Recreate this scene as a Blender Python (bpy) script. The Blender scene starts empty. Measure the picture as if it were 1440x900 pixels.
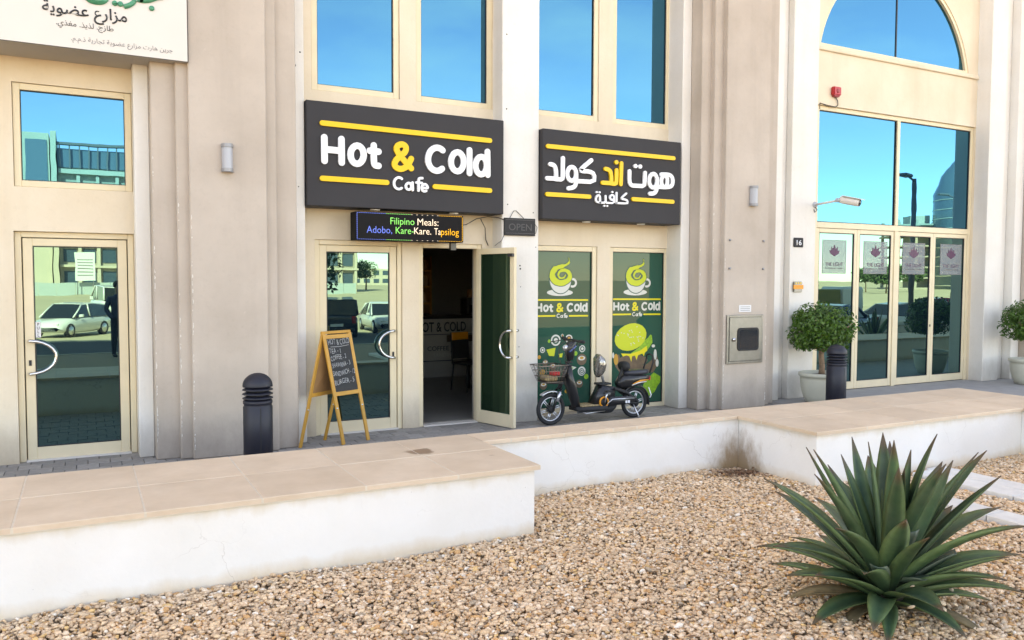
import bpy, bmesh, math, random
import numpy as np
from mathutils import Matrix, Vector, Euler

# ---------------------------------------------------------------- camera, light, exposure
scene = bpy.context.scene
COL = scene.collection
R = math.radians

cam_data = bpy.data.cameras.new('camera')
cam_data.sensor_width = 36.0
cam_data.lens = 28.468
cam_data.clip_end = 6000
cam = bpy.data.objects.new('camera', cam_data)
COL.objects.link(cam)
_yaw, _pitch, _roll = R(62.157), R(-2.848), R(0.198)
_f = Vector((math.cos(_yaw) * math.cos(_pitch), math.sin(_yaw) * math.cos(_pitch), math.sin(_pitch)))
_r = Vector((math.sin(_yaw), -math.cos(_yaw), 0))
_u = _r.cross(_f)
_R = math.cos(_roll) * _r + math.sin(_roll) * _u
_U = -math.sin(_roll) * _r + math.cos(_roll) * _u
cam.matrix_world = Matrix(((_R.x, _U.x, -_f.x, 0), (_R.y, _U.y, -_f.y, -9.2), (_R.z, _U.z, -_f.z, 1.84), (0, 0, 0, 1)))
scene.camera = cam

SUN_EL, SUN_ROT = R(40), R(-30)          # the sun stands behind the building: the forecourt lies in its shade
world = bpy.data.worlds.new('World')
scene.world = world
world.use_nodes = True
wt = world.node_tree
sky = wt.nodes.new('ShaderNodeTexSky')
sky.sky_type = 'NISHITA'
sky.sun_disc = False
sky.sun_elevation = SUN_EL
sky.sun_rotation = SUN_ROT
sky.air_density = .72
sky.dust_density = .15
sky.ozone_density = 2.4
# thin clouds, laid evenly over the whole sky
tc = wt.nodes.new('ShaderNodeTexCoord')
mp = wt.nodes.new('ShaderNodeMapping'); mp.inputs['Scale'].default_value = (1, 1, 3.2)
nz = wt.nodes.new('ShaderNodeTexNoise'); nz.inputs['Scale'].default_value = 2.6; nz.inputs['Detail'].default_value = 8; nz.inputs['Roughness'].default_value = .55
cr = wt.nodes.new('ShaderNodeValToRGB')
cr.color_ramp.elements[0].position = .50; cr.color_ramp.elements[0].color = (0, 0, 0, 1)
cr.color_ramp.elements[1].position = .80; cr.color_ramp.elements[1].color = (.55, .55, .55, 1)
mx = wt.nodes.new('ShaderNodeMix'); mx.data_type = 'RGBA'
mx.inputs[7].default_value = (4.6, 4.8, 5.2, 1)
wt.links.new(tc.outputs['Generated'], mp.inputs[0]); wt.links.new(mp.outputs[0], nz.inputs[0])
wt.links.new(nz.outputs[0], cr.inputs[0]); wt.links.new(cr.outputs[0], mx.inputs[0])
wt.links.new(sky.outputs[0], mx.inputs[6])
bg = wt.nodes['Background']
bg.inputs['Strength'].default_value = 0.15
wt.links.new(mx.outputs[2], bg.inputs['Color'])

sun_data = bpy.data.lights.new('sun', 'SUN')
sun_data.energy = 4.8
sun_data.angle = R(0.5)
sun_data.color = (1, .95, .88)
sun = bpy.data.objects.new('sun', sun_data)
COL.objects.link(sun)
_sd = Vector((math.sin(SUN_ROT) * math.cos(SUN_EL), math.cos(SUN_ROT) * math.cos(SUN_EL), math.sin(SUN_EL)))
sun.rotation_euler = _sd.to_track_quat('Z', 'Y').to_euler()
sun.location = (0, 0, 40)

vs = scene.view_settings
scene.display_settings.display_device = 'sRGB'
vs.view_transform = 'Standard'; vs.look = 'None'; vs.gamma = 1.0; vs.use_curve_mapping = False
vs.exposure = 2.62
vs.use_white_balance = True            # the photograph is balanced for open shade
vs.white_balance_temperature = 10500
vs.white_balance_tint = 16
scene.render.engine = 'CYCLES'
scene.cycles.use_denoising = True
scene.cycles.max_bounces = 6
scene.cycles.diffuse_bounces = 3
scene.cycles.glossy_bounces = 3
scene.cycles.caustics_reflective = False
scene.cycles.caustics_refractive = False
scene.cycles.transparent_max_bounces = 8

# ---------------------------------------------------------------- materials
MATS = {}
def new_mat(name):
    m = bpy.data.materials.new(name); m.use_nodes = True
    MATS[name] = m
    return m, m.node_tree, m.node_tree.nodes['Principled BSDF']

def simple(name, col, rough=.5, metal=0., var=.0, scale=8., bump=0., bscale=60., spec=.5, coat=0., rnd=0.):
    m, t, p = new_mat(name)
    p.inputs['Base Color'].default_value = (*col, 1)
    p.inputs['Roughness'].default_value = rough
    p.inputs['Metallic'].default_value = metal
    p.inputs['Specular IOR Level'].default_value = spec
    p.inputs['Coat Weight'].default_value = coat
    src = None
    co = t.nodes.new('ShaderNodeTexCoord')
    if var:
        n = t.nodes.new('ShaderNodeTexNoise'); n.inputs['Scale'].default_value = scale; n.inputs['Detail'].default_value = 6
        t.links.new(co.outputs['Object'], n.inputs[0])
        mr = t.nodes.new('ShaderNodeMapRange'); mr.inputs[1].default_value = .25; mr.inputs[2].default_value = .75
        mr.inputs[3].default_value = 1 - var; mr.inputs[4].default_value = 1 + var
        t.links.new(n.outputs[0], mr.inputs[0])
        src = mr.outputs[0]
    if rnd:
        oi = t.nodes.new('ShaderNodeObjectInfo')
        m2 = t.nodes.new('ShaderNodeMapRange'); m2.inputs[3].default_value = 1 - rnd; m2.inputs[4].default_value = 1 + rnd
        t.links.new(oi.outputs['Random'], m2.inputs[0])
        if src:
            mm = t.nodes.new('ShaderNodeMath'); mm.operation = 'MULTIPLY'
            t.links.new(src, mm.inputs[0]); t.links.new(m2.outputs[0], mm.inputs[1]); src = mm.outputs[0]
        else:
            src = m2.outputs[0]
    if src:
        vm = t.nodes.new('ShaderNodeVectorMath'); vm.operation = 'SCALE'
        vm.inputs[0].default_value = col
        t.links.new(src, vm.inputs['Scale']); t.links.new(vm.outputs[0], p.inputs['Base Color'])
    if bump:
        n2 = t.nodes.new('ShaderNodeTexNoise'); n2.inputs['Scale'].default_value = bscale; n2.inputs['Detail'].default_value = 5
        t.links.new(co.outputs['Object'], n2.inputs[0])
        b = t.nodes.new('ShaderNodeBump'); b.inputs['Strength'].default_value = bump; b.inputs['Distance'].default_value = .01
        t.links.new(n2.outputs[0], b.inputs['Height']); t.links.new(b.outputs[0], p.inputs['Normal'])
    return m

def stucco(name, col, dirt, amount=.5, streak=.35, chips=.0, bump=.25):
    """Painted render: cloudy tone, vertical run marks, worn patches, fine trowel relief."""
    m, t, p = new_mat(name); N = t.nodes.new; L = t.links.new
    p.inputs['Roughness'].default_value = .85
    p.inputs['Specular IOR Level'].default_value = .25
    g = N('ShaderNodeNewGeometry')
    def noise(scale, det=6, sc=(1, 1, 1), ro=.6):
        mp = N('ShaderNodeMapping'); mp.inputs['Scale'].default_value = sc
        n = N('ShaderNodeTexNoise'); n.inputs['Scale'].default_value = scale; n.inputs['Detail'].default_value = det; n.inputs['Roughness'].default_value = ro
        L(g.outputs['Position'], mp.inputs[0]); L(mp.outputs[0], n.inputs[0]); return n.outputs[0]
    def rng(s, a, b, c, d):
        r = N('ShaderNodeMapRange'); r.inputs[1].default_value = a; r.inputs[2].default_value = b; r.inputs[3].default_value = c; r.inputs[4].default_value = d
        L(s, r.inputs[0]); return r.outputs[0]
    def mix(f, a, b):
        x = N('ShaderNodeMix'); x.data_type = 'RGBA'
        L(f, x.inputs[0])
        for v, i in ((a, 6), (b, 7)):
            if isinstance(v, tuple): x.inputs[i].default_value = (*v, 1)
            else: L(v, x.inputs[i])
        return x.outputs[2]
    c = mix(rng(noise(1.3, 7), .3, .75, 0, amount), col, dirt)
    c = mix(rng(noise(2.3, 6, (1.6, 1.6, .09)), .5, .9, 0, streak), c, tuple(.75 * v for v in dirt))
    c = mix(rng(noise(22, 4), .55, .8, 0, .12), c, tuple(.6 * v for v in dirt))
    sz = N('ShaderNodeSeparateXYZ'); L(g.outputs['Position'], sz.inputs[0])
    gz = N('ShaderNodeMath'); gz.operation = 'MULTIPLY_ADD'; gz.inputs[1].default_value = -.9; L(noise(3.2, 9, (1, 1, .5), .7), gz.inputs[0]); L(sz.outputs[2], gz.inputs[2])
    c = mix(rng(gz.outputs[0], -.5, -.05, .6, 0), c, tuple(.62 * v for v in dirt))
    c = mix(rng(noise(6.5, 9, (1, 1, .8), .75), .66, .70, 0, .35), c, tuple(min(.85, 1.22 * v) for v in col))
    if chips:
        c = mix(rng(noise(9, 8, (1, 1, .5), .75), .70, .72, 0, chips), c, (.33, .29, .25))
    L(c, p.inputs['Base Color'])
    b = N('ShaderNodeBump'); b.inputs['Strength'].default_value = bump; b.inputs['Distance'].default_value = .006
    L(noise(45, 8), b.inputs['Height'])
    b2 = N('ShaderNodeBump'); b2.inputs['Strength'].default_value = .35; b2.inputs['Distance'].default_value = .02
    L(noise(2.2, 3), b2.inputs['Height']); L(b.outputs[0], b2.inputs['Normal'])
    L(b2.outputs[0], p.inputs['Normal'])
    return m

stucco('white_render', (.79, .755, .71), (.65, .57, .47), .42, .25, .5)
stucco('beige_render', (.79, .675, .53), (.66, .51, .345), .55, .3, .15)
stucco('tan_render', (.56, .475, .405), (.41, .335, .275), .75, .4, .4)
stucco('soffit_panel', (.55, .49, .42), (.5, .43, .36), .5, .2)
simple('cream_aluminium', (.76, .63, .43), .45, 0, .05, 5, .02, 200)
simple('dark_gasket', (.02, .02, .022), .5)
simple('steel', (.62, .62, .62), .18, 1.0)
simple('brushed_steel', (.24, .235, .225), .36, 1.0, .1, 12, .05, 120)
simple('sign_grey', (.036, .034, .037), .6, 0, .06, 3, .04, 90, spec=.25)
simple('sign_white', (.82, .82, .83), .35)
simple('sign_yellow', (.88, .52, .0), .4)
simple('panel_white', (.68, .625, .565), .45, 0, .03, 2)
simple('panel_edge', (.03, .03, .03), .5)
simple('print_green', (.045, .27, .15), .4)
simple('print_black', (.03, .03, .032), .5)
simple('print_grey', (.16, .15, .15), .5)
simple('print_dim', (.075, .07, .07), .6)
simple('lamp_grey', (.30, .30, .31), .45, .3, .04)
simple('lamp_diffuser', (.40, .41, .44), .3)
simple('bollard_paint', (.010, .011, .021), .5, 0, .12, 14, .03, 160)
simple('pale_pot', (.56, .54, .44), .5, 0, .06, 6, .04, 80)
simple('soil', (.07, .05, .035), .95, 0, .3, 30, .6, 40)
simple('bark', (.26, .17, .11), .9, 0, .35, 22, .6, 50)
simple('wood', (.56, .27, .045), .45, 0, .14, 9, .05, 70)
simple('chalkboard', (.028, .03, .032), .75, 0, .2, 9)
simple('chalk', (.72, .72, .70), .9)
simple('board_back', (.30, .15, .06), .7, 0, .12, 8)
simple('paver', (.29, .265, .24), .85, 0, .16, 18, .25, 70, rnd=.16)
simple('mortar', (.15, .14, .13), .95, 0, .15, 20)
simple('smooth_slab', (.33, .32, .31), .75, 0, .10, 5, .1, 60)
simple('stone_strip', (.68, .65, .61), .8, 0, .10, 8, .3, 30, rnd=.05)
simple('rubber', (.018, .018, .019), .75, 0, .1, 20)
simple('black_plastic', (.016, .016, .018), .32, 0, .1, 10, coat=.2)
simple('matte_black', (.02, .02, .021), .7)
simple('led_face', (.014, .013, .013), .8, spec=.15)
simple('seat_vinyl', (.03, .032, .045), .45)
simple('alloy', (.66, .67, .69), .28, .9)
simple('orange', (.85, .30, .02), .4)
simple('red', (.5, .02, .025), .35)
simple('dark_red', (.34, .035, .04), .4)
simple('chrome_wrap', (.35, .33, .31), .12, .8, .5, 25, .9, 18)
simple('straw', (.35, .25, .13), .9, 0, .4, 40, .5, 50)
simple('wire', (.05, .045, .04), .5)
simple('steel_wire', (.20, .16, .135), .4, .7)
simple('print_lime', (.52, .58, .02), .45)
simple('print_film', (.020, .088, .060), .5, 0, .12, 4)
simple('print_leaf', (.20, .42, .02), .45, 0, .35, 30)
simple('print_cream', (.62, .62, .56), .45)
simple('print_brown', (.13, .08, .045), .5, 0, .3, 20)
simple('print_orange', (.55, .27, .03), .45)
simple('print_yellow', (.72, .60, .01), .4)
simple('print_purple', (.085, .018, .065), .5)
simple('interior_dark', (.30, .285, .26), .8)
simple('interior_floor', (.30, .28, .25), .35, 0, .08, 3)
simple('counter_front', (.52, .49, .44), .6, 0, .06, 5)
simple('counter_top', (.04, .035, .03), .3)
simple('jar', (.50, .27, .13), .35)
simple('skin', (.33, .18, .12), .55)
simple('jacket', (.045, .06, .12), .8)
simple('trousers', (.02, .02, .03), .8)
simple('hair', (.01, .008, .007), .7)
simple('asphalt', (.06, .06, .062), .9, 0, .15, 2)
simple('sand', (.50, .41, .28), .95, 0, .12, .15)
simple('concrete', (.42, .38, .31), .9, 0, .1, .5)
simple('far_beige', (.56, .50, .40), .9, 0, .06, .3)
simple('far_window', (.05, .09, .13), .15)
simple('far_glass', (.10, .17, .21), .12)
simple('sheet_fence', (.40, .47, .46), .6)
simple('car_glass', (.015, .02, .025), .06, spec=.8)
simple('car_white', (.74, .75, .74), .25, coat=.6)
simple('car_black', (.012, .012, .015), .2, coat=.8)
simple('car_blue', (.03, .07, .22), .22, coat=.8)
simple('car_red', (.40, .015, .02), .22, coat=.8)
simple('car_silver', (.45, .47, .50), .25, .4, coat=.6)
simple('truck_yellow', (.26, .20, .03), .5)
simple('lamp_lens', (.75, .76, .74), .1, coat=.5)
simple('tail_red', (.35, .01, .01), .2)
simple('paint_line', (.6, .6, .58), .8)
simple('paper', (.72, .72, .72), .7)

def glass_mat(name, tint, refl, body, wav=.0, top=1.):
    """Solar-control glazing: a reflective coating over a dark pane, very slightly wavy."""
    m, t, p = new_mat(name); N = t.nodes.new; L = t.links.new
    p.inputs['Base Color'].default_value = (*body, 1); p.inputs['Roughness'].default_value = .05; p.inputs['Specular IOR Level'].default_value = 0.
    gl = N('ShaderNodeBsdfGlossy'); gl.inputs['Color'].default_value = (*tint, 1); gl.inputs['Roughness'].default_value = .004
    mxs = N('ShaderNodeMixShader')
    fr = N('ShaderNodeFresnel'); fr.inputs['IOR'].default_value = 1.45
    mr = N('ShaderNodeMapRange'); mr.inputs[1].default_value = 0; mr.inputs[2].default_value = 1; mr.inputs[3].default_value = refl; mr.inputs[4].default_value = top
    L(fr.outputs[0], mr.inputs[0]); L(mr.outputs[0], mxs.inputs[0])
    L(p.outputs[0], mxs.inputs[1]); L(gl.outputs[0], mxs.inputs[2])
    L(mxs.outputs[0], t.nodes['Material Output'].inputs['Surface'])
    if wav:
        g = N('ShaderNodeNewGeometry')
        n = N('ShaderNodeTexNoise'); n.inputs['Scale'].default_value = 1.6; n.inputs['Detail'].default_value = 2
        L(g.outputs['Position'], n.inputs[0])
        b = N('ShaderNodeBump'); b.inputs['Strength'].default_value = wav; b.inputs['Distance'].default_value = .01
        L(n.outputs[0], b.inputs['Height']); L(b.outputs[0], gl.inputs['Normal'])
    return m
glass_mat('solar_glass', (.16, .70, 1.0), .24, (.003, .012, .022), .035, .8)
glass_mat('door_glass', (.46, .92, .86), .20, (.002, .008, .014), .04, .7)
glass_mat('film_gloss', (.9, .95, .92), .02, (.020, .088, .060), .03, .11)

def clear_glass(name, tint):
    m, t, p = new_mat(name); N = t.nodes.new; L = t.links.new
    tr = N('ShaderNodeBsdfTransparent'); tr.inputs[0].default_value = (*tint, 1)
    gl = N('ShaderNodeBsdfGlossy'); gl.inputs['Roughness'].default_value = .01; gl.inputs['Color'].default_value = (.55, .85, .68, 1)
    fr = N('ShaderNodeFresnel'); fr.inputs['IOR'].default_value = 1.9
    x = N('ShaderNodeMixShader'); L(fr.outputs[0], x.inputs[0]); L(tr.outputs[0], x.inputs[1]); L(gl.outputs[0], x.inputs[2])
    L(x.outputs[0], t.nodes['Material Output'].inputs['Surface'])
clear_glass('tinted_clear', (.20, .34, .25))
clear_glass('cabinet_window', (.16, .10, .09))

def frosted(name, col, a):
    m, t, p = new_mat(name); N = t.nodes.new; L = t.links.new
    p.inputs['Base Color'].default_value = (*col, 1); p.inputs['Roughness'].default_value = .6
    tr = N('ShaderNodeBsdfTransparent')
    x = N('ShaderNodeMixShader'); x.inputs[0].default_value = a
    L(tr.outputs[0], x.inputs[1]); L(p.outputs[0], x.inputs[2]); L(x.outputs[0], t.nodes['Material Output'].inputs['Surface'])
def green_lift(name):  # green diffuse painted into the pane, standing for light seen through it
    m = MATS[name]; t = m.node_tree; N = t.nodes.new; L = t.links.new
    out = t.nodes['Material Output']; s = out.inputs['Surface'].links[0].from_socket
    d = N('ShaderNodeBsdfDiffuse'); d.inputs[0].default_value = (.055, .13, .075, 1)
    x = N('ShaderNodeMixShader'); x.inputs[0].default_value = .17; L(s, x.inputs[1]); L(d.outputs[0], x.inputs[2]); L(x.outputs[0], out.inputs['Surface'])
green_lift('tinted_clear')
frosted('frosted_film', (.42, .45, .46), .33)

def emissive(name, col, s):
    m, t, p = new_mat(name)
    p.inputs['Base Color'].default_value = (*[.3 * c for c in col], 1)
    p.inputs['Emission Color'].default_value = (*col, 1); p.inputs['Emission Strength'].default_value = s
for nm, c in (('blue', (.10, .22, 1)), ('green', (.18, .9, .22)), ('white', (1, .95, .85)), ('amber', (1, .55, .02)), ('teal', (.35, .85, .6))):
    emissive('led_' + nm, c, .19)

def leaf_mat(name, a, b, rough=.45, trans=.15):
    m, t, p = new_mat(name); N = t.nodes.new; L = t.links.new
    g = N('ShaderNodeNewGeometry'); oi = N('ShaderNodeObjectInfo')
    n = N('ShaderNodeTexNoise'); n.inputs['Scale'].default_value = 9; n.inputs['Detail'].default_value = 4
    L(g.outputs['Position'], n.inputs[0])
    ad = N('ShaderNodeMath'); ad.operation = 'MULTIPLY_ADD'; ad.inputs[1].default_value = .35
    L(g.outputs['Random Per Island'], ad.inputs[0]); L(n.outputs[0], ad.inputs[2])
    mr = N('ShaderNodeMapRange'); mr.inputs[1].default_value = .35; mr.inputs[2].default_value = 1.0
    L(ad.outputs[0], mr.inputs[0])
    x = N('ShaderNodeMix'); x.data_type = 'RGBA'; x.inputs[6].default_value = (*a, 1); x.inputs[7].default_value = (*b, 1)
    L(mr.outputs[0], x.inputs[0]); L(x.outputs[2], p.inputs['Base Color'])
    p.inputs['Roughness'].default_value = rough
    if trans:
        tl = N('ShaderNodeBsdfTranslucent'); L(x.outputs[2], tl.inputs[0])
        s = N('ShaderNodeMixShader'); s.inputs[0].default_value = trans
        L(p.outputs[0], s.inputs[1]); L(tl.outputs[0], s.inputs[2]); L(s.outputs[0], t.nodes['Material Output'].inputs['Surface'])
leaf_mat('ficus_leaf', (.020, .068, .009), (.085, .20, .018), .38, .2)
leaf_mat('far_leaf', (.03, .07, .02), (.07, .13, .03), .6, .1)

def agave_mat(name, mid, edge):
    m, t, p = new_mat(name); N = t.nodes.new; L = t.links.new
    at = N('ShaderNodeAttribute'); at.attribute_name = 'edge'
    g = N('ShaderNodeNewGeometry')
    n = N('ShaderNodeTexNoise'); n.inputs['Scale'].default_value = 14; n.inputs['Detail'].default_value = 6
    L(g.outputs['Position'], n.inputs[0])
    oi = N('ShaderNodeObjectInfo')
    ra = N('ShaderNodeMapRange'); ra.inputs[3].default_value = .75; ra.inputs[4].default_value = 1.3
    L(oi.outputs['Random'], ra.inputs[0])
    nr = N('ShaderNodeMapRange'); nr.inputs[1].default_value = .3; nr.inputs[2].default_value = .7; nr.inputs[3].default_value = .8; nr.inputs[4].default_value = 1.2
    L(n.outputs[0], nr.inputs[0])
    mu = N('ShaderNodeMath'); mu.operation = 'MULTIPLY'; L(ra.outputs[0], mu.inputs[0]); L(nr.outputs[0], mu.inputs[1])
    x = N('ShaderNodeMix'); x.data_type = 'RGBA'; x.inputs[6].default_value = (*mid, 1); x.inputs[7].default_value = (*edge, 1)
    L(at.outputs['Fac'], x.inputs[0])
    s = N('ShaderNodeVectorMath'); s.operation = 'SCALE'; L(x.outputs[2], s.inputs[0]); L(mu.outputs[0], s.inputs['Scale'])
    L(s.outputs[0], p.inputs['Base Color'])
    p.inputs['Roughness'].default_value = .5
    sp_ = N('ShaderNodeAttribute'); sp_.attribute_name = 'tip'
    tx = N('ShaderNodeMix'); tx.data_type = 'RGBA'; tx.inputs[7].default_value = (.10, .055, .03, 1); L(sp_.outputs['Fac'], tx.inputs[0]); L(s.outputs[0], tx.inputs[6])
    dn_ = N('ShaderNodeTexNoise'); dn_.inputs['Scale'].default_value = 5; dn_.inputs['Detail'].default_value = 8; dn_.inputs['Roughness'].default_value = .7; L(g.outputs['Position'], dn_.inputs[0])
    dr = N('ShaderNodeMapRange'); dr.inputs[1].default_value = .45; dr.inputs[2].default_value = .75; dr.inputs[4].default_value = .28; L(dn_.outputs[0], dr.inputs[0])
    du = N('ShaderNodeMix'); du.data_type = 'RGBA'; du.inputs[7].default_value = (.15, .17, .12, 1); L(dr.outputs[0], du.inputs[0]); L(tx.outputs[2], du.inputs[6]); L(du.outputs[2], p.inputs['Base Color'])
    # dust-coated, streaked surface along the blade
    b = N('ShaderNodeBump'); b.inputs['Strength'].default_value = .12; b.inputs['Distance'].default_value = .005
    L(n.outputs[0], b.inputs['Height']); L(b.outputs[0], p.inputs['Normal'])
agave_mat('agave_leaf', (.022, .066, .036), (.13, .20, .07))
agave_mat('agave_grey', (.055, .095, .070), (.11, .15, .10))

def gravel_mat():
    m, t, p = new_mat('gravel_stone'); N = t.nodes.new; L = t.links.new
    at = N('ShaderNodeAttribute'); at.attribute_name = 'tone'
    g = N('ShaderNodeNewGeometry')
    n = N('ShaderNodeTexNoise'); n.inputs['Scale'].default_value = 90; n.inputs['Detail'].default_value = 4
    L(g.outputs['Position'], n.inputs[0])
    r = N('ShaderNodeMapRange'); r.inputs[1].default_value = .3; r.inputs[2].default_value = .7; r.inputs[3].default_value = .82; r.inputs[4].default_value = 1.15
    L(n.outputs[0], r.inputs[0])
    s = N('ShaderNodeVectorMath'); s.operation = 'SCALE'; L(at.outputs['Color'], s.inputs[0]); L(r.outputs[0], s.inputs['Scale'])
    L(s.outputs[0], p.inputs['Base Color']); p.inputs['Roughness'].default_value = .85
gravel_mat()
simple('gravel_bed', (.36, .27, .185), .95, 0, .25, 30, .4, 60)

def planter_mat():
    """White painted seat wall: hairline cracks, ochre splash along the gravel, rust in the inner corner."""
    m, t, p = new_mat('planter_paint'); N = t.nodes.new; L = t.links.new
    p.inputs['Roughness'].default_value = .8; p.inputs['Specular IOR Level'].default_value = .3
    g = N('ShaderNodeNewGeometry')
    sp = N('ShaderNodeSeparateXYZ'); L(g.outputs['Position'], sp.inputs[0])
    def noise(scale, det=6, sc=(1, 1, 1), ro=.6):
        mp = N('ShaderNodeMapping'); mp.inputs['Scale'].default_value = sc
        n = N('ShaderNodeTexNoise'); n.inputs['Scale'].default_value = scale; n.inputs['Detail'].default_value = det; n.inputs['Roughness'].default_value = ro
        L(g.outputs['Position'], mp.inputs[0]); L(mp.outputs[0], n.inputs[0]); return n.outputs[0]
    def rng(s, a, b, c, d):
        r = N('ShaderNodeMapRange'); r.inputs[1].default_value = a; r.inputs[2].default_value = b; r.inputs[3].default_value = c; r.inputs[4].default_value = d
        L(s, r.inputs[0]); return r.outputs[0]
    def mul(a, b):
        x = N('ShaderNodeMath'); x.operation = 'MULTIPLY'; L(a, x.inputs[0]); L(b, x.inputs[1]); return x.outputs[0]
    def add(a, b):
        x = N('ShaderNodeMath'); x.operation = 'ADD'; L(a, x.inputs[0])
        if isinstance(b, float): x.inputs[1].default_value = b
        else: L(b, x.inputs[1])
        return x.outputs[0]
    def mix(f, a, b):
        x = N('ShaderNodeMix'); x.data_type = 'RGBA'; L(f, x.inputs[0])
        for v, i in ((a, 6), (b, 7)):
            if isinstance(v, tuple): x.inputs[i].default_value = (*v, 1)
            else: L(v, x.inputs[i])
        return x.outputs[2]
    c = mix(rng(noise(1.7, 7), .35, .75, 0, .45), (.80, .785, .765), (.68, .65, .60))
    # splash of ochre mud just above the gravel and grime below the coping
    h = add(sp.outputs[2], mul(noise(4.5, 8, (1, 1, .6)), rng(sp.outputs[2], 0, .5, -.16, -.16)))
    c = mix(rng(h, -.085, .005, .55, 0), c, (.60, .43, .24))
    h2 = add(sp.outputs[2], mul(noise(7, 8, (1, 1, .25)), rng(sp.outputs[2], 0, .5, .20, .20)))
    c = mix(rng(h2, .50, .60, 0, .55), c, (.60, .47, .30))
    # rust stain with its own blotchy outline in the inner corner
    d = N('ShaderNodeVectorMath'); d.operation = 'DISTANCE'; d.inputs[1].default_value = (5.70, -3.20, .0); L(g.outputs['Position'], d.inputs[0])
    dn = add(d.outputs['Value'], mul(noise(8, 10, (1, 1, .5), .75), rng(sp.outputs[2], 0, 1, -.55, -.55)))
    c = mix(rng(dn, -.15, .12, .85, 0), c, (.27, .155, .065))
    # hairline cracks
    v = N('ShaderNodeTexVoronoi'); v.feature = 'DISTANCE_TO_EDGE'; v.inputs['Scale'].default_value = 1.15
    wv = N('ShaderNodeTexNoise'); wv.inputs['Scale'].default_value = 3.5; wv.inputs['Detail'].default_value = 6
    L(g.outputs['Position'], wv.inputs[0])
    ma = N('ShaderNodeVectorMath'); ma.operation = 'MULTIPLY_ADD'; ma.inputs[1].default_value = (.55, .55, .55)
    L(wv.outputs['Color'], ma.inputs[0]); L(g.outputs['Position'], ma.inputs[2]); L(ma.outputs[0], v.inputs['Vector'])
    cm = mul(rng(v.outputs['Distance'], .0016, .0045, 1, 0), rng(noise(1.1, 3), .48, .62, 0, .34))
    c = mix(cm, c, (.30, .26, .22))
    # small black nicks
    c = mix(rng(noise(26, 3), .765, .775, 0, .8), c, (.10, .09, .085))
    L(c, p.inputs['Base Color'])
    b = N('ShaderNodeBump'); b.inputs['Strength'].default_value = .3; b.inputs['Distance'].default_value = .008
    L(noise(28, 8), b.inputs['Height'])
    b2 = N('ShaderNodeBump'); b2.inputs['Strength'].default_value = .5; b2.inputs['Distance'].default_value = .003; b2.invert = True
    L(cm, b2.inputs['Height']); L(b.outputs[0], b2.inputs['Normal']); L(b2.outputs[0], p.inputs['Normal'])
planter_mat()

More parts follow.
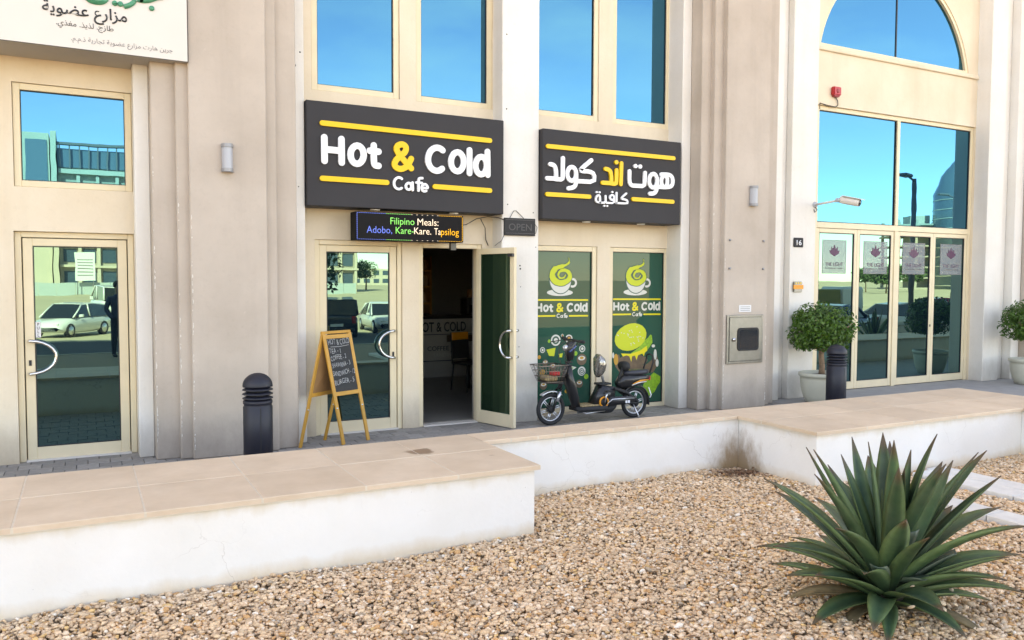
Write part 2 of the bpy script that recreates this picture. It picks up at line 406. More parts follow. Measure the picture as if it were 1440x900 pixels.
def coping_mat():
    m, t, p = new_mat('coping_stone'); N = t.nodes.new; L = t.links.new
    p.inputs['Roughness'].default_value = .62
    g = N('ShaderNodeNewGeometry'); oi = N('ShaderNodeObjectInfo')
    n = N('ShaderNodeTexNoise'); n.inputs['Scale'].default_value = 3.2; n.inputs['Detail'].default_value = 8; n.inputs['Roughness'].default_value = .65
    L(g.outputs['Position'], n.inputs[0])
    x = N('ShaderNodeMix'); x.data_type = 'RGBA'; x.inputs[6].default_value = (.72, .565, .43, 1); x.inputs[7].default_value = (.62, .465, .335, 1)
    r = N('ShaderNodeMapRange'); r.inputs[1].default_value = .3; r.inputs[2].default_value = .7; L(n.outputs[0], r.inputs[0]); L(r.outputs[0], x.inputs[0])
    rr = N('ShaderNodeMapRange'); rr.inputs[3].default_value = .94; rr.inputs[4].default_value = 1.05; L(oi.outputs['Random'], rr.inputs[0])
    s = N('ShaderNodeVectorMath'); s.operation = 'SCALE'; L(x.outputs[2], s.inputs[0]); L(rr.outputs[0], s.inputs['Scale'])
    n2 = N('ShaderNodeTexNoise'); n2.inputs['Scale'].default_value = 2.7; n2.inputs['Detail'].default_value = 3
    L(g.outputs['Position'], n2.inputs[0])
    r2 = N('ShaderNodeMapRange'); r2.inputs[1].default_value = .74; r2.inputs[2].default_value = .78; r2.inputs[4].default_value = .7; L(n2.outputs[0], r2.inputs[0])
    y = N('ShaderNodeMix'); y.data_type = 'RGBA'; y.inputs[7].default_value = (.25, .15, .09, 1)
    L(r2.outputs[0], y.inputs[0]); L(s.outputs[0], y.inputs[6])
    dd = N('ShaderNodeVectorMath'); dd.operation = 'DISTANCE'; dd.inputs[1].default_value = (2.30, -3.33, .5); L(g.outputs['Position'], dd.inputs[0])
    nn = N('ShaderNodeMath'); nn.operation = 'MULTIPLY_ADD'; nn.inputs[1].default_value = -.28
    n5 = N('ShaderNodeTexNoise'); n5.inputs['Scale'].default_value = 9; n5.inputs['Detail'].default_value = 7; L(g.outputs['Position'], n5.inputs[0])
    L(n5.outputs[0], nn.inputs[0]); L(dd.outputs['Value'], nn.inputs[2])
    r5 = N('ShaderNodeMapRange'); r5.inputs[1].default_value = -.06; r5.inputs[2].default_value = -.02; r5.inputs[3].default_value = .8; r5.inputs[4].default_value = 0; L(nn.outputs[0], r5.inputs[0])
    y2 = N('ShaderNodeMix'); y2.data_type = 'RGBA'; y2.inputs[7].default_value = (.20, .11, .06, 1); L(r5.outputs[0], y2.inputs[0]); L(y.outputs[2], y2.inputs[6])
    n6 = N('ShaderNodeTexNoise'); n6.inputs['Scale'].default_value = 1.1; n6.inputs['Detail'].default_value = 9; n6.inputs['Roughness'].default_value = .7; L(g.outputs['Position'], n6.inputs[0])
    r6 = N('ShaderNodeMapRange'); r6.inputs[1].default_value = .48; r6.inputs[2].default_value = .7; r6.inputs[4].default_value = .28; L(n6.outputs[0], r6.inputs[0])
    y3 = N('ShaderNodeMix'); y3.data_type = 'RGBA'; y3.inputs[7].default_value = (.43, .33, .25, 1); L(r6.outputs[0], y3.inputs[0]); L(y2.outputs[2], y3.inputs[6])
    L(y3.outputs[2], p.inputs['Base Color'])
    b = N('ShaderNodeBump'); b.inputs['Strength'].default_value = .12; b.inputs['Distance'].default_value = .004
    n3 = N('ShaderNodeTexNoise'); n3.inputs['Scale'].default_value = 70; n3.inputs['Detail'].default_value = 5; L(g.outputs['Position'], n3.inputs[0])
    L(n3.outputs[0], b.inputs['Height']); L(b.outputs[0], p.inputs['Normal'])
coping_mat()
simple('coping_grout', (.66, .57, .47), .9, 0, .1, 20)

# ---------------------------------------------------------------- geometry helpers
class MB:
    """Collects shapes; build() links them as ONE mesh object."""
    def __init__(s): s.v = []; s.f = []; s.sm = []
    def add(s, v, f, smooth=False):
        o = len(s.v); s.v += [tuple(p) for p in v]; s.f += [[i + o for i in q] for q in f]; s.sm += [smooth] * len(f); return s
    def box(s, x0, y0, z0, x1, y1, z1):
        v = [(x0, y0, z0), (x1, y0, z0), (x1, y1, z0), (x0, y1, z0), (x0, y0, z1), (x1, y0, z1), (x1, y1, z1), (x0, y1, z1)]
        return s.add(v, [(0, 3, 2, 1), (4, 5, 6, 7), (0, 1, 5, 4), (1, 2, 6, 5), (2, 3, 7, 6), (3, 0, 4, 7)])
    def tube(s, pts, r, n=8, closed=False, caps=True):
        P = [Vector(p) for p in pts]; m = len(P)
        rr = r if isinstance(r, (list, tuple)) else [r] * m
        rings = []; prev = None
        for i in range(m):
            if closed: d = P[(i + 1) % m] - P[i - 1]
            else: d = P[min(i + 1, m - 1)] - P[max(i - 1, 0)]
            d.normalize()
            if prev is None:
                a = Vector((0, 0, 1)) if abs(d.z) < .9 else Vector((1, 0, 0))
                u = d.cross(a).normalized()
            else:
                u = (prev - d * prev.dot(d))
                u = u.normalized() if u.length > 1e-6 else d.orthogonal().normalized()
            w = d.cross(u); prev = u
            rings.append([P[i] + (u * math.cos(2 * math.pi * k / n) + w * math.sin(2 * math.pi * k / n)) * rr[i] for k in range(n)])
        v = [q for g in rings for q in g]; f = []
        for i in range(m if closed else m - 1):
            j = (i + 1) % m
            for k in range(n): f.append((i * n + k, i * n + (k + 1) % n, j * n + (k + 1) % n, j * n + k))
        if not closed and caps: f += [tuple(range(n - 1, -1, -1)), tuple(range((m - 1) * n, m * n))]
        return s.add(v, f, True)
    def lathe(s, prof, c=(0, 0, 0), n=24, axis='z'):
        v = []; f = []; m = len(prof)
        for r, h in prof:
            for k in range(n):
                a = 2 * math.pi * k / n; q = (r * math.cos(a), r * math.sin(a), h)
                if axis == 'y': q = (q[0], h, q[1])
                if axis == 'x': q = (h, q[0], q[1])
                v.append((c[0] + q[0], c[1] + q[1], c[2] + q[2]))
        for i in range(m - 1):
            for k in range(n): f.append((i * n + k, i * n + (k + 1) % n, (i + 1) * n + (k + 1) % n, (i + 1) * n + k))
        f += [tuple(range(n - 1, -1, -1)), tuple(range((m - 1) * n, m * n))]
        return s.add(v, f, True)
    def prism(s, poly, y0, y1):
        """poly: (x, z) outline, extruded between y0 (front) and y1."""
        n = len(poly); v = [(x, y0, z) for x, z in poly] + [(x, y1, z) for x, z in poly]
        f = [tuple(range(n)), tuple(range(2 * n - 1, n - 1, -1))] + [((i + 1) % n, i, n + i, n + (i + 1) % n) for i in range(n)]
        return s.add(v, f)
    def stroke(s, pts, w, y0, y1):
        """A round-ended flat stroke in the x-z plane with thickness y0..y1."""
        P = [np.array(p, float) for p in pts]; Q = [P[0]]
        for p in P[1:]:
            if np.linalg.norm(p - Q[-1]) > 1e-5: Q.append(p)
        P = Q; m = len(P)
        ws = [w * .5] * m if not isinstance(w, (list, tuple)) else [w[min(len(w) - 1, int(i * len(w) / m))] * .5 for i in range(m)]
        if m > 2 and np.linalg.norm(P[0] - P[-1]) < 1e-3:       # closed ring
            P = P[:-1]; m -= 1; v = []; f = []
            for i in range(m):
                d = P[(i + 1) % m] - P[i - 1]; d /= np.linalg.norm(d); nn = np.array((-d[1], d[0]))
                for q in (P[i] + nn * ws[i], P[i] - nn * ws[i]): v += [(q[0], y0, q[1]), (q[0], y1, q[1])]
            for i in range(m):
                a = 4 * i; b = 4 * ((i + 1) % m)
                f += [(a, a + 2, b + 2, b), (a, b, b + 1, a + 1), (a + 2, a + 3, b + 3, b + 2)]
            return s.add(v, f)
        left = []; right = []
        for i in range(m):
            d = P[min(i + 1, m - 1)] - P[max(i - 1, 0)]; d /= np.linalg.norm(d); nn = np.array((-d[1], d[0]))
            left.append(P[i] + nn * ws[i]); right.append(P[i] - nn * ws[i])
        def cap(p, d, r):
            a0 = math.atan2(d[1], d[0])
            return [p + r * np.array((math.cos(a0 + math.pi / 2 - math.pi * k / 8), math.sin(a0 + math.pi / 2 - math.pi * k / 8))) for k in range(1, 8)]
        v = []; f = []
        for a, b in zip(left, right): v += [(a[0], y0, a[1]), (b[0], y0, b[1]), (a[0], y1, a[1]), (b[0], y1, b[1])]
        for i in range(m - 1):
            a = 4 * i; b = a + 4
            f += [(a, a + 1, b + 1, b), (a, b, b + 2, a + 2), (a + 1, a + 3, b + 3, b + 1)]
        s.add(v, f)
        d1 = P[-1] - P[-2]; c1 = [left[-1]] + cap(P[-1], d1, ws[-1]) + [right[-1]]
        d0 = P[0] - P[1]; c0 = [right[0]] + cap(P[0], d0, ws[0]) + [left[0]]
        for c in (c1, c0): s.prism([tuple(q) for q in c], y0, y1)
        return s
    def build(s, name, mat, parent=None, bevel=0., loc=None, segs=1):
        me = bpy.data.meshes.new(name); me.from_pydata(s.v, [], s.f)
        me.polygons.foreach_set('use_smooth', s.sm)
        bm = bmesh.new(); bm.from_mesh(me)
        if bevel:
            es = [e for e in bm.edges if len(e.link_faces) == 2 and e.calc_face_angle(0) > .6]
            bmesh.ops.bevel(bm, geom=es, offset=bevel, segments=segs, affect='EDGES', clamp_overlap=True)
        bmesh.ops.recalc_face_normals(bm, faces=bm.faces)
        bm.to_mesh(me); bm.free()
        return link(name, me, mat, parent, loc)

def link(name, me, mat, parent=None, loc=None):
    if mat and not me.materials: me.materials.append(MATS[mat])
    o = bpy.data.objects.new(name, me); COL.objects.link(o)
    if parent: o.parent = parent
    if loc: o.location = loc
    return o
def empty(name, loc=(0, 0, 0), rz=0):
    o = bpy.data.objects.new(name, None); COL.objects.link(o); o.location = loc; o.rotation_euler = (0, 0, rz); o.empty_display_size = .2
    return o
def tag(o, label=None, cat=None, group=None, kind=None):
    if label: o['label'] = label
    if cat: o['category'] = cat
    if group: o['group'] = group
    if kind: o['kind'] = kind
    return o
def copy_tree(o, parent=None):
    c = o.copy(); COL.objects.link(c); c.parent = parent
    for ch in list(o.children): copy_tree(ch, c)
    return c
def smooth_all(o):
    for p in o.data.polygons: p.use_smooth = True

def text_object(name, body, mat, parent, x0, x1, z, y, height=None, extrude=.002, bold=0., align='fit', vertical=False):
    """Lettering standing in the x-z plane facing -y; fitted between x0 and x1 with its baseline at z."""
    cu = bpy.data.curves.new('tmp', 'FONT'); cu.body = body; cu.size = 1; cu.extrude = 0; cu.offset = bold; cu.resolution_u = 3
    if vertical: cu.space_line = .9; cu.align_x = 'CENTER'
    ob = bpy.data.objects.new('tmp', cu); COL.objects.link(ob)
    dg = bpy.context.evaluated_depsgraph_get()
    me = bpy.data.meshes.new_from_object(ob.evaluated_get(dg))
    bpy.data.objects.remove(ob); bpy.data.curves.remove(cu)
    n = len(me.vertices); co = np.empty(n * 3); me.vertices.foreach_get('co', co); co = co.reshape(-1, 3)
    lo, hi = co.min(0), co.max(0)
    sx = (x1 - x0) / max(hi[0] - lo[0], 1e-6); sz = sx if height is None else height / max(hi[1], 1e-6)
    if vertical: sz = height / (hi[1] - lo[1])
    out = np.zeros_like(co); out[:, 0] = x0 + (co[:, 0] - lo[0]) * sx; out[:, 1] = y
    out[:, 2] = z + (co[:, 1] - (lo[1] if vertical else 0)) * sz
    me.vertices.foreach_set('co', out.ravel()); me.update(); me.name = name
    bm = bmesh.new(); bm.from_mesh(me)
    r = bmesh.ops.extrude_face_region(bm, geom=bm.faces[:])
    bmesh.ops.translate(bm, vec=(0, -extrude, 0), verts=[e for e in r['geom'] if isinstance(e, bmesh.types.BMVert)])
    bmesh.ops.recalc_face_normals(bm, faces=bm.faces); bm.to_mesh(me); bm.free()
    me.materials.clear()
    return link(name, me, mat, parent)

FORMS = {'\u0627': ('\ufe8d', '\ufe8e', None, None)}
def _ar(ch, base, dual=True):
    FORMS[ch] = (chr(base), chr(base + 1), chr(base + 2) if dual else None, chr(base + 3) if dual else None)
for ch, b, d in (('\u0628', 0xfe8f, 1), ('\u0629', 0xfe93, 0), ('\u062a', 0xfe95, 1), ('\u062c', 0xfe9d, 1), ('\u0630', 0xfeab, 0), ('\u0631', 0xfead, 0), ('\u0632', 0xfeaf, 0),
                 ('\u0636', 0xfebd, 1), ('\u0637', 0xfec1, 1), ('\u0639', 0xfec9, 1), ('\u063a', 0xfecd, 1), ('\u0641', 0xfed1, 1), ('\u0643', 0xfed9, 1), ('\u0644', 0xfedd, 1),
                 ('\u0645', 0xfee1, 1), ('\u0646', 0xfee5, 1), ('\u0647', 0xfee9, 1), ('\u0648', 0xfeed, 0), ('\u064a', 0xfef1, 1), ('\u062f', 0xfea9, 0)):
    _ar(ch, b, d)
def arabic(s):
    """Contextual letter forms in visual (left to right) order."""
    out = []
    for i, c in enumerate(s):
        if c not in FORMS: out.append(c); continue
        prev = i > 0 and s[i - 1] in FORMS and FORMS[s[i - 1]][2] is not None
        nxt = i + 1 < len(s) and s[i + 1] in FORMS and FORMS[c][2] is not None
        F = FORMS[c]
        out.append(F[3] if prev and nxt else F[2] if nxt else F[1] if prev else F[0])
    return ''.join(reversed(out))
S1 = [('bar', 'y', 0.058, [[(2.372, 3.569), (4.445, 3.546)]]), ('bar', 'y', 0.058, [[(2.367, 2.96), (3.119, 2.957)]]), ('bar', 'y', 0.058, [[(3.716, 2.944), (4.447, 2.936)]]), ('letter', 'w', 0.073, [[(2.393, 3.413), (2.394, 3.154)], [(2.587, 3.409), (2.588, 3.148)], [(2.395, 3.282), (2.586, 3.277)]]), ('letter', 'w', 0.073, [[(2.844, 3.254), (2.84, 3.222), (2.828, 3.193), (2.811, 3.169), (2.79, 3.153), (2.766, 3.146), (2.743, 3.15), (2.721, 3.163), (2.705, 3.184), (2.694, 3.212), (2.691, 3.243), (2.694, 3.275), (2.705, 3.304), (2.722, 3.328), (2.744, 3.344), (2.767, 3.351), (2.791, 3.348), (2.812, 3.335), (2.829, 3.314), (2.84, 3.286), (2.844, 3.254)]]), ('letter', 'w', 0.073, [[(2.963, 3.369), (2.963, 3.358), (2.963, 3.334), (2.963, 3.299), (2.963, 3.253), (2.963, 3.215), (2.965, 3.187), (2.967, 3.167), (2.97, 3.157), (2.975, 3.149), (2.982, 3.143), (2.991, 3.141), (3.002, 3.141), (3.011, 3.141), (3.017, 3.141), (3.019, 3.141)], [(2.915, 3.305), (3.02, 3.302)]]), ('letter', 'y', 0.06935, [[(3.417, 3.139), (3.41, 3.145), (3.397, 3.158), (3.377, 3.178), (3.35, 3.204), (3.326, 3.228), (3.304, 3.251), (3.284, 3.273), (3.266, 3.294), (3.253, 3.313), (3.244, 3.33), (3.239, 3.346), (3.238, 3.361), (3.242, 3.374), (3.249, 3.385), (3.261, 3.395), (3.278, 3.404), (3.293, 3.408), (3.309, 3.409), (3.323, 3.405), (3.337, 3.398), (3.347, 3.388), (3.353, 3.377), (3.354, 3.364), (3.352, 3.349), (3.347, 3.335), (3.339, 3.322), (3.329, 3.31), (3.315, 3.299), (3.305, 3.291), (3.299, 3.285), (3.295, 3.282)], [(3.295, 3.282), (3.291, 3.278), (3.281, 3.269), (3.266, 3.256), (3.247, 3.239), (3.232, 3.222), (3.221, 3.205), (3.214, 3.188), (3.212, 3.172), (3.215, 3.158), (3.222, 3.146), (3.235, 3.136), (3.253, 3.127), (3.271, 3.123), (3.291, 3.124), (3.312, 3.129), (3.334, 3.139), (3.353, 3.152), (3.371, 3.169), (3.386, 3.189), (3.398, 3.214), (3.408, 3.232), (3.414, 3.244), (3.417, 3.25)]]), ('letter', 'w', 0.073, [[(3.816, 3.378), (3.795, 3.393), (3.771, 3.402), (3.746, 3.405), (3.721, 3.4), (3.697, 3.389), (3.675, 3.373), (3.657, 3.351), (3.643, 3.325), (3.634, 3.296), (3.63, 3.266), (3.631, 3.235), (3.638, 3.207), (3.651, 3.181), (3.667, 3.16), (3.688, 3.144), (3.711, 3.134), (3.736, 3.13), (3.761, 3.134), (3.785, 3.144), (3.808, 3.16)]]), ('letter', 'w', 0.073, [[(4.092, 3.262), (4.088, 3.227), (4.076, 3.194), (4.057, 3.167), (4.034, 3.149), (4.008, 3.142), (3.983, 3.146), (3.959, 3.161), (3.941, 3.185), (3.929, 3.216), (3.925, 3.251), (3.929, 3.286), (3.941, 3.319), (3.959, 3.346), (3.983, 3.364), (4.008, 3.371), (4.034, 3.368), (4.057, 3.353), (4.076, 3.329), (4.088, 3.298), (4.092, 3.262)]]), ('letter', 'w', 0.073, [[(4.169, 3.408), (4.169, 3.131)]]), ('letter', 'w', 0.073, [[(4.401, 3.238), (4.397, 3.205), (4.387, 3.174), (4.37, 3.149), (4.349, 3.132), (4.326, 3.126), (4.302, 3.129), (4.281, 3.143), (4.265, 3.166), (4.254, 3.195), (4.25, 3.228), (4.254, 3.261), (4.265, 3.292), (4.281, 3.316), (4.302, 3.333), (4.325, 3.34), (4.349, 3.337), (4.37, 3.323), (4.387, 3.3), (4.397, 3.271), (4.401, 3.238)], [(4.411, 3.408), (4.415, 3.125)]]), ('letter', 'w', 0.029, [[(3.301, 3.01), (3.29, 3.018), (3.278, 3.022), (3.265, 3.024), (3.252, 3.022), (3.24, 3.016), (3.229, 3.008), (3.219, 2.997), (3.212, 2.985), (3.207, 2.971), (3.205, 2.956), (3.206, 2.941), (3.209, 2.927), (3.215, 2.914), (3.224, 2.904), (3.235, 2.896), (3.247, 2.891), (3.26, 2.889), (3.273, 2.891), (3.285, 2.895), (3.297, 2.903)]]), ('letter', 'w', 0.029, [[(3.419, 2.93), (3.418, 2.918), (3.413, 2.907), (3.405, 2.898), (3.395, 2.892), (3.385, 2.89), (3.374, 2.891), (3.364, 2.896), (3.357, 2.904), (3.352, 2.914), (3.35, 2.926), (3.352, 2.938), (3.357, 2.949), (3.365, 2.958), (3.374, 2.964), (3.385, 2.966), (3.395, 2.965), (3.405, 2.96), (3.413, 2.952), (3.418, 2.942), (3.419, 2.93)], [(3.432, 2.975), (3.435, 2.887)]]), ('letter', 'w', 0.029, [[(3.508, 2.885), (3.508, 2.891), (3.508, 2.905), (3.508, 2.925), (3.508, 2.951), (3.508, 2.974), (3.509, 2.992), (3.51, 3.007), (3.512, 3.017), (3.516, 3.025), (3.522, 3.03), (3.53, 3.033), (3.54, 3.033), (3.548, 3.033), (3.553, 3.033), (3.556, 3.033)], [(3.482, 2.978), (3.549, 2.976)]]), ('letter', 'w', 0.029, [[(3.555, 2.92), (3.613, 2.92)], [(3.623, 2.924), (3.621, 2.934), (3.617, 2.944), (3.611, 2.953), (3.603, 2.959), (3.594, 2.962), (3.584, 2.963), (3.574, 2.961), (3.565, 2.956), (3.557, 2.949), (3.551, 2.94), (3.547, 2.93), (3.546, 2.919), (3.547, 2.909), (3.551, 2.899), (3.557, 2.891), (3.565, 2.885), (3.574, 2.881), (3.584, 2.88), (3.594, 2.882), (3.603, 2.887)]])]
S2 = [('bar', 'y', 0.055, [[(5.27, 3.544), (7.299, 3.537)]]), ('bar', 'y', 0.055, [[(5.264, 2.935), (5.907, 2.935)]]), ('bar', 'y', 0.055, [[(6.615, 2.938), (7.292, 2.934)]]), ('letter', 'w', 0.056, [[(5.306, 3.318), (5.31, 3.318), (5.316, 3.317), (5.326, 3.316), (5.339, 3.314), (5.351, 3.31), (5.362, 3.303), (5.372, 3.294), (5.38, 3.283), (5.386, 3.266), (5.391, 3.244), (5.394, 3.218), (5.395, 3.186), (5.396, 3.163), (5.396, 3.147), (5.396, 3.139)], [(5.396, 3.138), (5.261, 3.137)]]), ('letter', 'w', 0.056, [[(5.495, 3.408), (5.495, 3.352), (5.494, 3.24), (5.493, 3.171), (5.492, 3.147), (5.466, 3.134), (5.415, 3.134), (5.39, 3.133)]]), ('letter', 'w', 0.056, [[(5.698, 3.22), (5.695, 3.192), (5.686, 3.167), (5.671, 3.146), (5.652, 3.133), (5.631, 3.127), (5.61, 3.13), (5.591, 3.142), (5.576, 3.16), (5.566, 3.184), (5.562, 3.211), (5.565, 3.239), (5.575, 3.264), (5.59, 3.285), (5.608, 3.299), (5.629, 3.304), (5.65, 3.301), (5.67, 3.29), (5.685, 3.271), (5.695, 3.247), (5.698, 3.22)], [(5.698, 3.22), (5.698, 3.213), (5.699, 3.198), (5.699, 3.177), (5.7, 3.148), (5.698, 3.123), (5.695, 3.101), (5.689, 3.082), (5.682, 3.067), (5.67, 3.055), (5.656, 3.045), (5.637, 3.038), (5.615, 3.033), (5.599, 3.03), (5.588, 3.028), (5.582, 3.026)]]), ('letter', 'w', 0.056, [[(5.931, 3.412), (5.888, 3.379), (5.804, 3.314), (5.765, 3.276), (5.771, 3.266), (5.808, 3.261), (5.875, 3.264), (5.926, 3.257), (5.962, 3.242), (5.981, 3.208), (5.983, 3.157), (5.916, 3.13), (5.78, 3.128), (5.713, 3.127)]]), ('letter', 'y', 0.056, [[(6.159, 3.315), (6.163, 3.314), (6.17, 3.313), (6.181, 3.312), (6.196, 3.31), (6.209, 3.305), (6.22, 3.299), (6.23, 3.291), (6.237, 3.28), (6.244, 3.264), (6.248, 3.242), (6.252, 3.214), (6.253, 3.181), (6.254, 3.156), (6.255, 3.139), (6.256, 3.131)], [(6.256, 3.132), (6.113, 3.13)]]), ('letter', 'y', 0.056, [[(6.336, 3.308), (6.335, 3.273), (6.334, 3.204), (6.332, 3.158), (6.329, 3.136), (6.31, 3.126), (6.274, 3.126), (6.256, 3.127)], [(6.328, 3.413), (6.334, 3.414)]]), ('letter', 'y', 0.056, [[(6.414, 3.406), (6.407, 3.127)]]), ('letter', 'w', 0.056, [[(6.548, 3.309), (6.548, 3.274), (6.547, 3.203), (6.555, 3.156), (6.571, 3.131), (6.6, 3.119), (6.642, 3.12), (6.697, 3.121), (6.764, 3.122), (6.799, 3.141), (6.802, 3.178), (6.805, 3.224), (6.807, 3.277), (6.809, 3.304)], [(6.643, 3.385), (6.649, 3.385)], [(6.719, 3.383), (6.726, 3.384)]]), ('letter', 'w', 0.056, [[(7.017, 3.21), (7.014, 3.18), (7.005, 3.154), (6.99, 3.132), (6.971, 3.118), (6.949, 3.112), (6.928, 3.115), (6.908, 3.127), (6.893, 3.147), (6.883, 3.173), (6.879, 3.201), (6.882, 3.231), (6.891, 3.257), (6.906, 3.279), (6.925, 3.293), (6.947, 3.299), (6.968, 3.296), (6.988, 3.284), (7.003, 3.264), (7.014, 3.239), (7.017, 3.21)], [(7.018, 3.203), (7.017, 3.196), (7.017, 3.183), (7.017, 3.164), (7.016, 3.138), (7.014, 3.114), (7.009, 3.093), (7.002, 3.075), (6.992, 3.059), (6.98, 3.046), (6.965, 3.037), (6.947, 3.031), (6.926, 3.029), (6.911, 3.028), (6.9, 3.026), (6.895, 3.026)]]), ('letter', 'w', 0.056, [[(7.033, 3.127), (7.045, 3.128), (7.069, 3.128), (7.105, 3.128), (7.153, 3.129), (7.193, 3.132), (7.226, 3.137), (7.249, 3.145), (7.265, 3.155), (7.276, 3.168), (7.284, 3.186), (7.287, 3.207), (7.287, 3.231), (7.282, 3.252), (7.274, 3.269), (7.262, 3.283), (7.247, 3.293), (7.226, 3.3), (7.201, 3.304), (7.172, 3.305), (7.137, 3.303), (7.112, 3.302), (7.094, 3.3), (7.086, 3.3)], [(7.193, 3.212), (7.191, 3.187), (7.184, 3.164), (7.172, 3.145), (7.158, 3.133), (7.141, 3.128), (7.125, 3.131), (7.11, 3.142), (7.098, 3.159), (7.09, 3.181), (7.087, 3.206), (7.09, 3.231), (7.097, 3.254), (7.108, 3.272), (7.123, 3.284), (7.139, 3.289), (7.155, 3.286), (7.17, 3.276), (7.182, 3.259), (7.19, 3.237), (7.193, 3.212)]]), ('letter', 'w', 0.026, [[(6.497, 3.008), (6.477, 2.993), (6.439, 2.962), (6.422, 2.942), (6.428, 2.933), (6.448, 2.928), (6.481, 2.926), (6.504, 2.919), (6.515, 2.908), (6.521, 2.895), (6.52, 2.88), (6.476, 2.873), (6.388, 2.872), (6.344, 2.872)]]), ('letter', 'w', 0.026, [[(6.339, 3.008), (6.338, 2.871)]]), ('letter', 'w', 0.026, [[(6.299, 2.945), (6.297, 2.935), (6.293, 2.926), (6.286, 2.918), (6.277, 2.913), (6.266, 2.911), (6.256, 2.912), (6.247, 2.916), (6.24, 2.923), (6.235, 2.932), (6.233, 2.942), (6.235, 2.952), (6.239, 2.961), (6.247, 2.968), (6.256, 2.973), (6.266, 2.976), (6.276, 2.974), (6.285, 2.97), (6.292, 2.964), (6.297, 2.955), (6.299, 2.945)], [(6.299, 2.945), (6.299, 2.926), (6.299, 2.887), (6.269, 2.868), (6.208, 2.868), (6.177, 2.868)], [(6.268, 3.015), (6.272, 3.015)]]), ('letter', 'w', 0.026, [[(6.163, 2.958), (6.163, 2.935), (6.164, 2.89), (6.141, 2.867), (6.095, 2.866), (6.072, 2.866)], [(6.14, 2.826), (6.144, 2.826)], [(6.187, 2.827), (6.191, 2.827)]]), ('letter', 'w', 0.026, [[(6.077, 2.866), (6.077, 2.872), (6.076, 2.884), (6.075, 2.901), (6.074, 2.925), (6.071, 2.943), (6.065, 2.955), (6.057, 2.961), (6.047, 2.961), (6.037, 2.959), (6.029, 2.954), (6.021, 2.945), (6.015, 2.934), (6.011, 2.923), (6.009, 2.911), (6.01, 2.9), (6.012, 2.888), (6.018, 2.879), (6.027, 2.873), (6.039, 2.869), (6.054, 2.868), (6.065, 2.867), (6.073, 2.866), (6.077, 2.866)], [(6.019, 3.001), (6.022, 3.002)], [(6.064, 3.001), (6.067, 3.001)]])]
